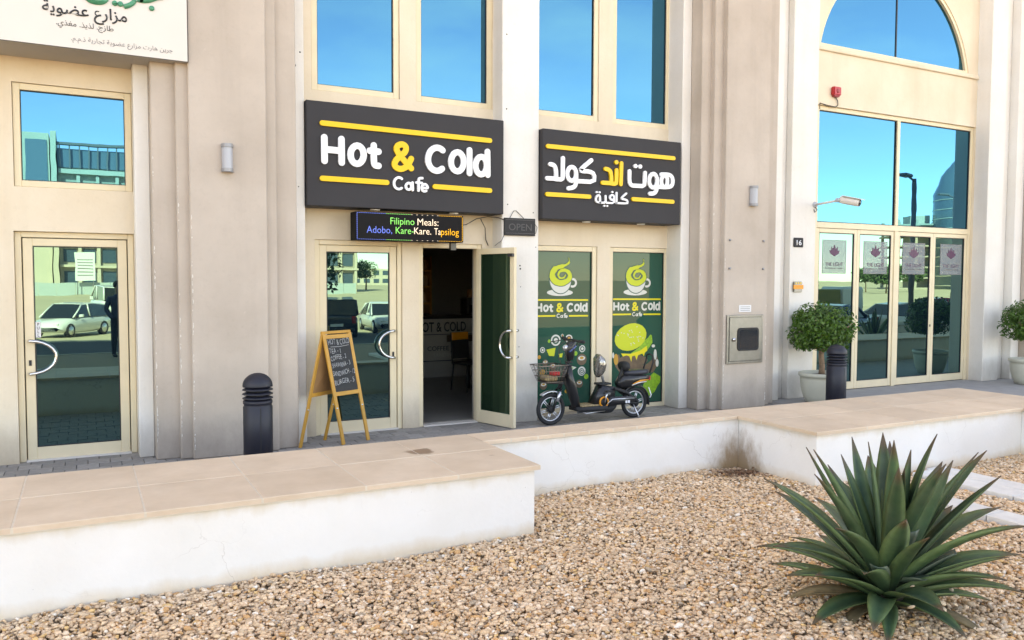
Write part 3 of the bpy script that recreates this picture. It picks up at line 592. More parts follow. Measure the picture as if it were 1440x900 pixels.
PO = {'swirl': [(7.115, 2.14), (7.116, 2.136), (7.117, 2.127), (7.12, 2.114), (7.124, 2.096), (7.121, 2.08), (7.111, 2.067), (7.095, 2.055), (7.073, 2.045), (7.048, 2.036), (7.02, 2.028), (6.989, 2.02), (6.956, 2.013), (6.927, 2.003), (6.903, 1.989), (6.883, 1.972), (6.868, 1.952), (6.858, 1.931), (6.854, 1.91), (6.856, 1.888), (6.864, 1.866), (6.877, 1.846), (6.895, 1.83), (6.919, 1.815), (6.948, 1.804), (6.978, 1.798), (7.009, 1.798), (7.04, 1.804), (7.071, 1.816), (7.097, 1.83), (7.116, 1.846), (7.129, 1.864), (7.135, 1.884), (7.136, 1.903), (7.13, 1.921), (7.118, 1.938), (7.1, 1.954), (7.081, 1.965), (7.061, 1.971), (7.04, 1.973), (7.017, 1.971), (6.997, 1.966), (6.981, 1.958), (6.967, 1.947), (6.957, 1.932), (6.951, 1.918), (6.95, 1.905), (6.954, 1.892), (6.962, 1.879), (6.973, 1.87), (6.985, 1.865), (7.0, 1.863), (7.016, 1.865), (7.03, 1.869), (7.042, 1.875), (7.05, 1.882), (7.056, 1.892), (7.06, 1.899), (7.063, 1.904), (7.064, 1.906)], 'bowl': [(6.816, 1.859), (6.82, 1.809), (6.83, 1.774), (6.846, 1.741), (6.867, 1.713), (6.893, 1.689), (6.922, 1.672), (6.954, 1.661), (6.988, 1.657), (7.021, 1.66), (7.053, 1.671), (7.082, 1.689), (7.108, 1.712), (7.129, 1.741), (7.144, 1.774), (7.153, 1.81), (7.156, 1.86)], 'handle': [(7.17, 1.852), (7.19, 1.851), (7.209, 1.845), (7.223, 1.832), (7.232, 1.815), (7.235, 1.796), (7.23, 1.778), (7.218, 1.763), (7.201, 1.753), (7.182, 1.749), (7.163, 1.752)], 'saucer': [(7.186, 1.667), (7.176, 1.653), (7.146, 1.64), (7.1, 1.63), (7.042, 1.624), (6.978, 1.622), (6.914, 1.624), (6.857, 1.631), (6.812, 1.642), (6.783, 1.655), (6.772, 1.669), (6.782, 1.683), (6.811, 1.695), (6.856, 1.705), (6.913, 1.712), (6.977, 1.714), (7.041, 1.711), (7.099, 1.705), (7.145, 1.694), (7.175, 1.681), (7.186, 1.667)], 'logobox': [(6.601, 1.571), (7.427, 1.578), (6.604, 1.325), (7.431, 1.324)], 'bun': [(7.16, 1.135), (7.183, 1.078), (7.177, 1.016), (7.145, 0.955), (7.088, 0.902), (7.014, 0.861), (6.929, 0.836), (6.842, 0.831), (6.762, 0.844), (6.696, 0.875), (6.65, 0.921), (6.629, 0.977), (6.634, 1.037), (6.666, 1.097), (6.72, 1.15), (6.793, 1.191), (6.877, 1.217), (6.963, 1.224), (7.045, 1.211), (7.113, 1.181), (7.16, 1.135)], 'seeds': [(7.121, 1.007), (6.689, 1.054), (7.049, 1.033), (6.931, 1.097), (6.95, 1.026), (6.88, 1.115), (6.86, 1.045), (7.046, 0.963), (7.062, 1.089), (6.848, 1.073), (6.674, 1.062), (6.862, 1.065), (6.911, 0.934), (6.916, 1.024), (6.742, 1.092), (6.788, 1.082), (6.971, 0.931), (6.916, 1.124), (7.078, 1.029), (7.037, 0.983), (7.031, 1.011), (6.914, 0.912), (7.013, 1.171), (7.017, 1.025), (6.89, 1.021), (6.954, 0.943)], 'lettuce': [(6.906, 0.788), (7.052, 0.872), (7.135, 0.959), (7.222, 1.012), (7.253, 1.053), (7.283, 1.04), (7.295, 0.934), (7.224, 0.848), (7.165, 0.794), (7.048, 0.76), (6.922, 0.746)], 'cheese': [(6.741, 0.797), (6.906, 0.785), (7.073, 0.825), (7.19, 0.889), (7.202, 0.82), (7.161, 0.794), (7.142, 0.74), (7.114, 0.782), (7.04, 0.763), (7.014, 0.69), (6.983, 0.76), (6.933, 0.748), (6.921, 0.667), (6.887, 0.748), (6.84, 0.766), (6.774, 0.752)], 'patty': [(7.21, 0.682), (7.202, 0.661), (7.177, 0.642), (7.137, 0.627), (7.084, 0.616), (7.023, 0.611), (6.958, 0.611), (6.894, 0.617), (6.833, 0.628), (6.782, 0.643), (6.743, 0.662), (6.718, 0.682), (6.709, 0.704), (6.717, 0.724), (6.742, 0.743), (6.781, 0.758), (6.832, 0.769), (6.892, 0.774), (6.956, 0.775), (7.021, 0.769), (7.082, 0.759), (7.135, 0.743), (7.176, 0.725), (7.201, 0.704), (7.21, 0.682)], 'layer': [(6.61, 0.775), (6.708, 0.785), (6.742, 0.662), (7.177, 0.614), (7.381, 0.744), (7.411, 0.631), (7.316, 0.497), (6.744, 0.499), (6.645, 0.612)], 'tomato': [(6.693, 0.712), (6.691, 0.687), (6.686, 0.665), (6.677, 0.648), (6.666, 0.637), (6.654, 0.633), (6.642, 0.638), (6.631, 0.65), (6.622, 0.668), (6.617, 0.691), (6.614, 0.716), (6.616, 0.741), (6.621, 0.763), (6.63, 0.78), (6.64, 0.791), (6.652, 0.795), (6.665, 0.79), (6.676, 0.779), (6.685, 0.76), (6.69, 0.737), (6.693, 0.712)], 'greens': [(7.147, 0.349), (7.264, 0.451), (7.326, 0.498), (7.447, 0.432), (7.445, 0.346), (7.392, 0.29), (7.344, 0.21), (7.231, 0.15), (7.175, 0.204), (7.123, 0.276)], 'onion': [[(7.374, 0.758), (7.373, 0.734), (7.369, 0.712), (7.364, 0.695), (7.356, 0.685), (7.348, 0.681), (7.339, 0.685), (7.331, 0.697), (7.325, 0.714), (7.321, 0.736), (7.319, 0.76), (7.32, 0.784), (7.323, 0.805), (7.329, 0.822), (7.337, 0.833), (7.345, 0.836), (7.354, 0.832), (7.362, 0.821), (7.368, 0.804), (7.372, 0.782), (7.374, 0.758)], [(7.341, 0.884), (7.34, 0.877), (7.335, 0.871), (7.329, 0.866), (7.32, 0.863), (7.31, 0.863), (7.301, 0.864), (7.292, 0.867), (7.285, 0.873), (7.281, 0.879), (7.279, 0.886), (7.281, 0.893), (7.285, 0.899), (7.292, 0.903), (7.3, 0.906), (7.31, 0.907), (7.319, 0.905), (7.328, 0.902), (7.335, 0.897), (7.339, 0.891), (7.341, 0.884)], [(7.411, 0.631), (7.409, 0.614), (7.406, 0.599), (7.4, 0.587), (7.392, 0.579), (7.384, 0.577), (7.375, 0.58), (7.367, 0.588), (7.361, 0.601), (7.357, 0.617), (7.355, 0.634), (7.356, 0.651), (7.36, 0.666), (7.366, 0.678), (7.373, 0.686), (7.382, 0.688), (7.391, 0.685), (7.398, 0.677), (7.405, 0.664), (7.409, 0.649), (7.411, 0.631)], [(6.62, 0.775), (6.62, 0.761), (6.617, 0.75), (6.614, 0.74), (6.609, 0.734), (6.604, 0.732), (6.599, 0.735), (6.595, 0.741), (6.591, 0.751), (6.589, 0.763), (6.588, 0.776), (6.588, 0.789), (6.591, 0.801), (6.594, 0.811), (6.598, 0.816), (6.603, 0.818), (6.608, 0.816), (6.613, 0.81), (6.617, 0.8), (6.619, 0.788), (6.62, 0.775)]], 'foods': [(0, 5.657, 1.02, 0.077), (0, 5.868, 1.034, 0.057), (0, 5.45, 0.894, 0.039), (1, 5.583, 0.861, 0.072), (0, 6.085, 0.889, 0.049), (2, 6.077, 0.739, 0.08), (3, 6.079, 0.578, 0.064), (4, 5.902, 0.626, 0.093), (2, 6.043, 0.404, 0.057), (0, 5.762, 1.082, 0.021), (5, 6.154, 0.498, 0.036), (5, 5.4, 0.799, 0.026), (5, 5.553, 1.011, 0.023), (1, 5.734, 0.811, 0.036), (1, 5.855, 0.832, 0.031), (2, 5.495, 0.718, 0.046), (5, 5.977, 0.827, 0.031), (5, 5.452, 0.592, 0.041), (2, 5.615, 0.661, 0.052), (5, 5.829, 0.312, 0.026), (2, 5.468, 0.411, 0.057)], 'shift': 1.26}

# ================================================================ the setting: ground
def sheet(name, x0, y0, x1, y1, z, mat):
    o = MB().add([(x0, y0, z), (x1, y0, z), (x1, y1, z), (x0, y1, z)], [(0, 1, 2, 3)]).build(name, mat)
    return tag(o, kind='structure')
g = sheet('ground', -2500, -2500, 2500, 2500, -.74, 'sand'); g['label'] = 'wide sandy ground across the road'; g['category'] = 'ground'
rd = MB().box(-200, -27, -1.0, 300, -14.2, -.70).build('road', 'asphalt'); tag(rd, 'grey asphalt road running past the forecourt', 'road', kind='structure')
for i in range(18):
    MB().box(-60 + i * 9, -20.7, -.704, -57 + i * 9, -20.55, -.694).build('lane_marking', 'paint_line', rd)
pl = MB().box(-40, -13.0, -1.0, 60, .12, -.06).build('podium', 'gravel_bed'); tag(pl, 'raised forecourt slab under the gravel', 'podium', kind='structure')
kb = MB().box(-40, -13.2, -1.0, 60, -13.003, -.03).build('kerb', 'concrete'); tag(kb, 'concrete kerb at the edge of the forecourt', 'kerb', kind='structure')

# pavement between the planter wall and the shops
pav = MB().box(-12, -2.95, -.05, 9.25, .24, -.012).build('pavement', 'mortar'); tag(pav, 'grey paved walkway along the shop fronts', 'pavement', kind='structure')
pm = MB().box(-.097, -.097, -.012, .097, .097, 0).build('paver', 'paver', pav, bevel=.004)
first = True
rng = random.Random(3)
extra = MB()
for i in range(-60, 47):
    for j in range(-14, 2):
        x, y = i * .2 + (.1 if j % 2 else 0), .1 + j * .2 - .0
        near = j >= -3 and (-1.0 < x < 9.1) and not (.62 < x < 2.02 and j > -3) and not (7.7 < x < 9.1 and j > -3)
        dz = rng.uniform(-.002, .0025)
        if near and x > -1.0:
            if first: o = pm; first = False
            else:
                o = pm.copy(); COL.objects.link(o)
            o.location = (x, y, dz); o.rotation_euler = (rng.uniform(-.006, .006), rng.uniform(-.006, .006), 0)
        else:
            extra.box(x - .096, y - .096, -.012, x + .096, y + .096, dz)
eo = extra.build('paver_field', 'paver', pav); eo['kind'] = 'stuff'
ent = MB().box(9.253, -2.95, -.05, 40, .24, 0.0).build('entrance_slab', 'smooth_slab'); tag(ent, 'smooth grey slab in front of the lobby entrance', 'slab', kind='structure')

# ================================================================ the building
bld = empty('commercial_building', (0, 0, 0))
tag(bld, 'cream rendered commercial building with tan pilasters and blue mirrored windows', 'building')
TOP = 8.0
def wall(name, x0, x1, z0, z1, yf, yb, mat, openings=(), parent=bld):
    xs = sorted({x0, x1, *[v for o in openings for v in o[:2] if x0 < v < x1]})
    zs = sorted({z0, z1, *[v for o in openings for v in o[2:] if z0 < v < z1]})
    V = {}; mb = MB()
    solid = {}
    for i in range(len(xs) - 1):
        for k in range(len(zs) - 1):
            cx, cz = (xs[i] + xs[i + 1]) / 2, (zs[k] + zs[k + 1]) / 2
            solid[i, k] = not any(a < cx < b and c < cz < d for a, b, c, d in openings)
    for (i, k), s in solid.items():
        if not s: continue
        a, b, c, d = xs[i], xs[i + 1], zs[k], zs[k + 1]
        q = [[(a, yf, c), (b, yf, c), (b, yf, d), (a, yf, d)], [(a, yb, c), (a, yb, d), (b, yb, d), (b, yb, c)]]
        if not solid.get((i - 1, k)): q.append([(a, yf, c), (a, yf, d), (a, yb, d), (a, yb, c)])
        if not solid.get((i + 1, k)): q.append([(b, yf, c), (b, yb, c), (b, yb, d), (b, yf, d)])
        if not solid.get((i, k - 1)): q.append([(a, yf, c), (a, yb, c), (b, yb, c), (b, yf, c)])
        if not solid.get((i, k + 1)): q.append([(a, yf, d), (b, yf, d), (b, yb, d), (a, yb, d)])
        for f in q: mb.add(f, [(0, 1, 2, 3)])
    me = bpy.data.meshes.new(name); me.from_pydata(mb.v, [], mb.f)
    bm = bmesh.new(); bm.from_mesh(me); bmesh.ops.remove_doubles(bm, verts=bm.verts, dist=1e-5); bmesh.ops.recalc_face_normals(bm, faces=bm.faces); bm.to_mesh(me); bm.free()
    return link(name, me, mat, parent)

# openings (outer frame sizes)
LD = (-.60, .468, 0, 2.302); LW = (-.585, .468, 2.735, 3.745)
CD = (2.37, 3.44, 0, 2.30); OD = (3.66, 4.52, 0, 2.29)
P1 = (5.24, 6.29, .03, 2.30); P2 = (6.50, 7.53, .0, 2.30)
U = [(2.35, 3.415, 4.01, 6.6), (3.625, 4.665, 4.01, 6.6), (5.22, 6.29, 4.01, 6.6), (6.52, 7.53, 4.01, 6.6)]
wall('left_bay_wall', -6, .472, 0, TOP, .10, .40, 'beige_render', [LD, LW])
wall('cafe_bay_wall', 2.18, 7.54, 0, TOP, .185, .45, 'beige_render', [CD, OD, P1, P2] + U)
# lobby bay: wall with a rectangular glazed opening and an arched window
LOB = (10.40, 14.58, 0, 4.67)
AC, AZ, AR, AB = 12.385, 5.24, 1.965, 5.61
wall('lobby_wall', 10.0, 14.75, 0, 5.45, .14, .45, 'beige_render', [LOB])
mb = MB()
arcpts = []
a0 = math.asin((AB - AZ) / AR)
for k in range(41):
    a = a0 + (math.pi - 2 * a0) * k / 40
    arcpts.append((AC + AR * math.cos(a), AZ + AR * math.sin(a)))
for y in (.14, .45):
    rowb = []
    for (x, z) in arcpts: rowb.append((x, y, z))
    n = len(rowb); o = len(mb.v)
    mb.v += rowb + [(x, y, TOP) for x, _, _ in rowb]
    for k in range(n - 1): mb.f.append([o + k, o + k + 1, o + n + k + 1, o + n + k]); mb.sm.append(False)
    xr, xl = arcpts[0][0], arcpts[-1][0]
    mb.add([(xr, y, 5.45), (14.75, y, 5.45), (14.75, y, TOP), (xr, y, TOP), (xr, y, AB)], [(0, 1, 2, 3, 4)])
    mb.add([(10.0, y, 5.45), (xl, y, 5.45), (xl, y, AB), (xl, y, TOP), (10.0, y, TOP)], [(0, 1, 2, 3, 4)])
    mb.add([(xl, y, 5.45), (xr, y, 5.45), (xr, y, AB), (xl, y, AB)], [(0, 1, 2, 3)])
for (x, z), (x2, z2) in zip(arcpts, arcpts[1:]): mb.add([(x, .14, z), (x2, .14, z2), (x2, .45, z2), (x, .45, z)], [(0, 1, 2, 3)])
mb.add([(arcpts[0][0], .14, AB), (arcpts[-1][0], .14, AB), (arcpts[-1][0], .45, AB), (arcpts[0][0], .45, AB)], [(0, 1, 2, 3)])
mb.build('arched_wall', 'beige_render', bld)
# sill moulding below the arch
MB().box(10.2, .105, 5.53, 14.582, .137, 5.605).build('arch_sill', 'beige_render', bld, bevel=.012)

def pier(x0, x1, yf, mat='white_render', name='pier', yb=.5):
    return MB().box(x0, yf, 0, x1, yb, TOP).build(name, mat, bld, bevel=.008)
pier(.472, .615, -.14); pier(2.055, 2.19, -.12); pier(4.67, 5.20, -.08); pier(7.50, 7.655, -.12)
pier(9.125, 9.40, -.17); pier(9.405, 9.64, -.01); pier(9.645, 10.19, -.12)
pier(14.585, 15.05, -.12); pier(15.055, 15.35, -.01); pier(15.355, 15.60, -.17)
def pilaster(c, w0, w1, w2, y0, y1, y2):
    for w, y, nm in ((w2, y2, 'pilaster_step'), (w1, y1, 'pilaster_step'), (w0, y0, 'pilaster')):
        MB().box(c - w, y, 0, c + w, .5 - .01 * w, TOP).build(nm, 'tan_render', bld, bevel=.01)
pilaster(1.332, .378, .492, .716, -.475, -.41, -.34)
pilaster(8.385, .415, .565, .728, -.50, -.42, -.34)
pilaster(16.345, .415, .565, .728, -.50, -.42, -.34)
# flaked paint along the pilasters' edges
def chips(name, edges, seed, parent=bld):
    rs_ = random.Random(seed); mb = MB()
    for x, y, z0, z1, n in edges:
        for _ in range(int(n * 1.8)):
            z = z0 + (z1 - z0) * rs_.random() ** 1.5; h = rs_.uniform(.005, .032) * rs_.choice((.6, 1, 1.6)); w = rs_.uniform(.003, .013)
            k = rs_.randrange(5, 8)
            mb.prism([(x + w * (.2 + abs(math.cos(a)) * rs_.uniform(.5, 1)) * (1 if math.cos(a) > 0 else .3), z + h * math.sin(a) * rs_.uniform(.6, 1)) for a in [2 * math.pi * q / k for q in range(k)]], y - .0016, y - .0004)
    o = mb.build(name, 'paint_flake', parent); o['kind'] = 'stuff'
simple('paint_flake', (.74, .70, .64), .9)
chips('paint_flakes', [(.624, -.34, .2, 3.2, 26), (.848, -.41, .2, 3.0, 18), (.962, -.475, .1, 2.6, 24), (7.665, -.34, .2, 3, 14), (7.828, -.42, .2, 3, 22), (7.978, -.50, .1, 2.2, 20), (8.78, -.50, .1, 1.6, 16)], 4)
# the mass of the building behind and above the shop fronts
MB().box(-24, .30, TOP, 44, 16, 27).build('upper_storeys', 'beige_render', bld)
MB().box(-24, 15.5, 0, 44, 16, TOP - .002).build('rear_wall', 'beige_render', bld)
MB().box(-24, .302, 0, -6.002, 15.498, TOP - .002).build('side_wing', 'beige_render', bld)
MB().box(17.05, .302, 0, 44, 15.498, TOP - .002).build('side_wing', 'beige_render', bld)
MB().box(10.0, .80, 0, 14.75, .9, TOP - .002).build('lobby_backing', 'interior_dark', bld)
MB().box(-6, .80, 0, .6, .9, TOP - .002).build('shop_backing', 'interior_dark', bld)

# ---- glazing
def ring(mb, x0, x1, z0, z1, w, y0, y1, wb=None, wt=None):
    wb = w if wb is None else wb; wt = w if wt is None else wt
    mb.box(x0, y0, z0, x0 + w, y1, z1); mb.box(x1 - w, y0, z0, x1, y1, z1)
    if wb: mb.box(x0 + w, y0, z0, x1 - w, y1, z0 + wb)
    mb.box(x0 + w, y0, z1 - wt, x1 - w, y1, z1); return mb
def pane(parent, x0, x1, z0, z1, y, mat, name='pane'):
    return MB().box(x0, y, z0, x1, y + .008, z1).build(name, mat, parent)
def gasket(parent, x0, x1, z0, z1, y):
    return ring(MB(), x0, x1, z0, z1, .009, y, y + .012).build('gasket', 'dark_gasket', parent)
def window(o, w, yf, mat, inner=.016, fw=None):
    x0, x1, z0, z1 = o
    f = ring(MB(), x0 + .003, x1 - .003, z0 + .003, z1 - .003, w, yf, yf + .09).build('window', 'cream_aluminium', bld, bevel=.004)
    pane(f, x0 + w - .003, x1 - w + .003, z0 + w - .003, z1 - w + .003, yf + .035, mat)
    gasket(f, x0 + w + .002, x1 - w - .002, z0 + w + .002, z1 - w - .002, yf + .019)
    return f
window(LW, .062, .125, 'solar_glass')
for o in U: window(o, .07, .20, 'solar_glass')
pw1 = window(P1, .068, .20, 'film_gloss'); pw2 = window(P2, .06, .20, 'film_gloss')

def door_frame(o, y, w=.058):
    x0, x1, z0, z1 = o
    mb = MB(); mb.box(x0 + .002, y, 0.001, x0 + w, y + .10, z1 - .002); mb.box(x1 - w, y, .001, x1 - .002, y + .10, z1 - .002)
    mb.box(x0 + w + .001, y, z1 - w, x1 - w - .001, y + .10, z1 - .002)
    f = mb.build('door_frame', 'cream_aluminium', bld, bevel=.004)
    MB().box(x0 + w, y - .03, .0008, x1 - w, y + .10, .018).build('threshold', 'panel_white', f)
    return f
def d_handle(parent, x, zc, bulge, h, y, out=-.055):
    pts = [(x, y, zc + h), (x, y + out * .7, zc + h)]
    for k in range(13):
        a = math.pi / 2 - math.pi * k / 12
        pts.append((x + bulge * math.cos(a), y + out, zc + h * math.sin(a)))
    pts += [(x, y + out * .7, zc - h), (x, y, zc - h)]
    return MB().tube(pts, .0165, 10).build('handle', 'steel', parent)
def leaf(x0, x1, z0, z1, y, st, top, bot, mat, hx=None, bulge=0, parent=bld, th=.045):
    mb = MB(); mb.box(x0, y, z0, x0 + st, y + th, z1); mb.box(x1 - st, y, z0, x1, y + th, z1)
    mb.box(x0 + st, y, z0, x1 - st, y + th, z0 + bot); mb.box(x0 + st, y, z1 - top, x1 - st, y + th, z1)
    d = mb.build('door', 'cream_aluminium', parent, bevel=.004)
    pane(d, x0 + st - .003, x1 - st + .003, z0 + bot - .003, z1 - top + .003, y + .02, mat)
    gasket(d, x0 + st + .002, x1 - st - .002, z0 + bot + .002, z1 - top - .002, y + .006)
    if hx is not None: d_handle(d, hx, 1.05, bulge, .165, y)
    return d
door_frame(LD, .16)
d1 = leaf(-.532, .400, .012, 2.236, .175, .085, .075, .125, 'door_glass', -.49, .23)
MB().box(-.502, .168, .965, -.478, .176, 1.02).build('lock', 'dark_gasket', d1)
st = MB().box(-.437, .178, 1.245, -.392, .181, 1.40).build('pull_sticker', 'paper', d1)
text_object('pull_lettering', 'P\nU\nL\nL', 'print_black', d1, -.425, -.404, 1.252, .177, .14, .0008, .01, vertical=True)
door_frame(CD, .205)
d2 = leaf(2.43, 3.375, .012, 2.238, .218, .085, .075, .135, 'door_glass', 3.335, -.20)
MB().box(3.318, .211, .90, 3.342, .219, .955).build('lock', 'dark_gasket', d2)
door_frame(OD, .205)
# the open leaf swings out from its right-hand jamb
d3 = leaf(-.70, 0.0, .012, 2.235, -.0225, .075, .075, .16, 'tinted_clear', -.66, .0, parent=bld)
for ch in list(d3.children):
    if ch.name.startswith('handle'): bpy.data.objects.remove(ch)
d_handle(d3, -.662, 1.05, .15, .165, .0225, .06); d_handle(d3, -.662, 1.05, .15, .165, -.0225, -.06)
d3.location = (4.462, .200, 0); d3.rotation_euler = (0, 0, R(106)); d3['label'] = 'glazed leaf standing open'
MB().box(-.70, .0225, 2.12, -.62, .06, 2.16).build('closer_plate', 'dark_gasket', d3)

# lobby: four leaves under a transom, two tall lights above, an arched window over the lintel
f = MB(); YL = .18
f.box(10.402, YL, .001, 10.56, YL + .1, 4.668); f.box(14.50, YL, .001, 14.578, YL + .1, 4.668)
f.box(10.561, YL, 4.60, 14.499, YL + .1, 4.668); f.box(10.561, YL, 2.705, 14.499, YL + .1, 2.80)
f.box(12.462, YL - .006, .001, 12.553, YL + .1, 2.704); f.box(12.462, YL - .006, 2.801, 12.535, YL + .1, 4.599)
lf = f.build('lobby_frame', 'cream_aluminium', bld, bevel=.004)
pane(lf, 10.561, 12.461, 2.801, 4.599, YL + .03, 'solar_glass'); pane(lf, 12.536, 14.499, 2.801, 4.599, YL + .03, 'solar_glass')
gasket(lf, 10.563, 12.459, 2.803, 4.597, YL + .015); gasket(lf, 12.538, 14.497, 2.803, 4.597, YL + .015)
LV = [(10.565, 11.53), (11.535, 12.458), (12.557, 13.525), (13.530, 14.496)]
lobby_doors = []
for i, (a, b) in enumerate(LV):
    d = leaf(a, b, .012, 2.70, YL + .012, .065, .07, .125, 'door_glass')
    lobby_doors.append(d)
    if i % 2 == 0: MB().box(b - .04, YL + .004, 1.02, b - .02, YL + .013, 1.06).build('lock', 'dark_gasket', d)
# arched window
inn = [(AC + (AR - .06) * math.cos(a0 + .02 + (math.pi - 2 * a0 - .04) * k / 40), AZ + (AR - .06) * math.sin(a0 + .02 + (math.pi - 2 * a0 - .04) * k / 40)) for k in range(41)]
mb = MB()
for k in range(40):
    (x, z), (x2, z2), (u, w), (u2, w2) = arcpts[k], arcpts[k + 1], inn[k], inn[k + 1]
    mb.add([(x, .155, z), (x2, .155, z2), (u2, .155, w2), (u, .155, w)], [(0, 1, 2, 3)])
    mb.add([(u, .155, w), (u2, .155, w2), (u2, .24, w2), (u, .24, w)], [(0, 1, 2, 3)])
aw = mb.build('arched_window', 'cream_aluminium', bld)
MB().box(AC - AR + .01, .15, AB + .001, AC + AR - .05, .24, AB + .045).build('arch_frame_sill', 'cream_aluminium', aw)
for s in (-1, 1):
    P = [(x, z) for x, z in inn if (x - AC) * s > .012]
    P = P + [(AC + s * .012, inn[20][1]), (AC + s * .012, inn[0][1])] if s > 0 else [(AC + s * .012, inn[0][1]), (AC + s * .012, inn[20][1])] + P
    MB().prism(P, .20, .208).build('pane', 'solar_glass', aw)
MB().box(AC - .012, .188, AB + .046, AC + .012, .208, AZ + AR - .06).build('mullion', 'dark_gasket', aw)

# ---- the cafe's room behind the open door
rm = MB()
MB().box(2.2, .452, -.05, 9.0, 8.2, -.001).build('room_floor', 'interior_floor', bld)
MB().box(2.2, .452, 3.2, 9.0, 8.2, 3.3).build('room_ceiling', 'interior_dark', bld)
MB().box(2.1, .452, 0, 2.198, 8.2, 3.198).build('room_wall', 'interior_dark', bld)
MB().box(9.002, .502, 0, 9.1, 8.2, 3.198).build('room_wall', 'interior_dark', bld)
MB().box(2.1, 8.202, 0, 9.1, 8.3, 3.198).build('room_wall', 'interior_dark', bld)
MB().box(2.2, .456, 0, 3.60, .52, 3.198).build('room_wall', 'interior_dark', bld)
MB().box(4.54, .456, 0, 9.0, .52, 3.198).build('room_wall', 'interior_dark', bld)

# ================================================================ planter seat wall with stone coping
plw = empty('planter_wall', (0, 0, 0))
tag(plw, 'long white painted planter seat wall with beige stone coping', 'wall')
ZC = .5; TH = .035
def wbody(x0, y0, x1, y1):
    return MB().box(x0, y0, -.05, x1, y1, ZC - TH - .001).build('wall_body', 'planter_paint', plw, bevel=.006)
wbody(-12, -4.13, 2.87, -2.88); wbody(2.871, -3.18, 5.739, -2.88); wbody(5.74, -4.15, 8.83, -2.88); wbody(8.831, -12.2, 9.67, -2.88)
def coping_field(xs, ys):
    MB().box(xs[0] + .004, ys[0] + .004, ZC - TH, xs[-1] - .004, ys[-1] - .004, ZC - .0025).build('coping_bed', 'coping_grout', plw)
    for a, b in zip(xs, xs[1:]):
        for c, d in zip(ys, ys[1:]):
            g = .0035
            o = MB().box(a + g, c + g, ZC - TH + .0005, b - g, d - g, ZC + rng.uniform(-.0008, .0012)).build('coping_slab', 'coping_stone', plw, bevel=.004)
xs = [2.905 - .655 * k for k in range(0, 24)][::-1]
coping_field(xs, [-4.165, -3.50, -2.85])
coping_field([2.906 + .262 * k for k in range(0, 11)] + [5.704], [-3.20, -2.85])
coping_field([5.705, 6.36, 7.02, 7.68, 8.34, 8.794], [-4.185, -3.51, -2.85])
coping_field([8.795, 9.70], [-12.2 + .72 * k for k in range(0, 13)] + [-2.85])
pl2 = tag(empty('planter_block'), 'white planter seat wall beyond the lobby entrance', 'wall')
MB().box(15.0, -4.15, -.05, 34, -2.88, ZC - TH - .001).build('wall_body', 'planter_paint', pl2, bevel=.006)
for k in range(20):
    MB().box(14.97 + k * .95 + .003, -4.18, ZC - TH, 14.97 + (k + 1) * .95 - .003, -2.85, ZC).build('coping_slab', 'coping_stone', pl2, bevel=.004)

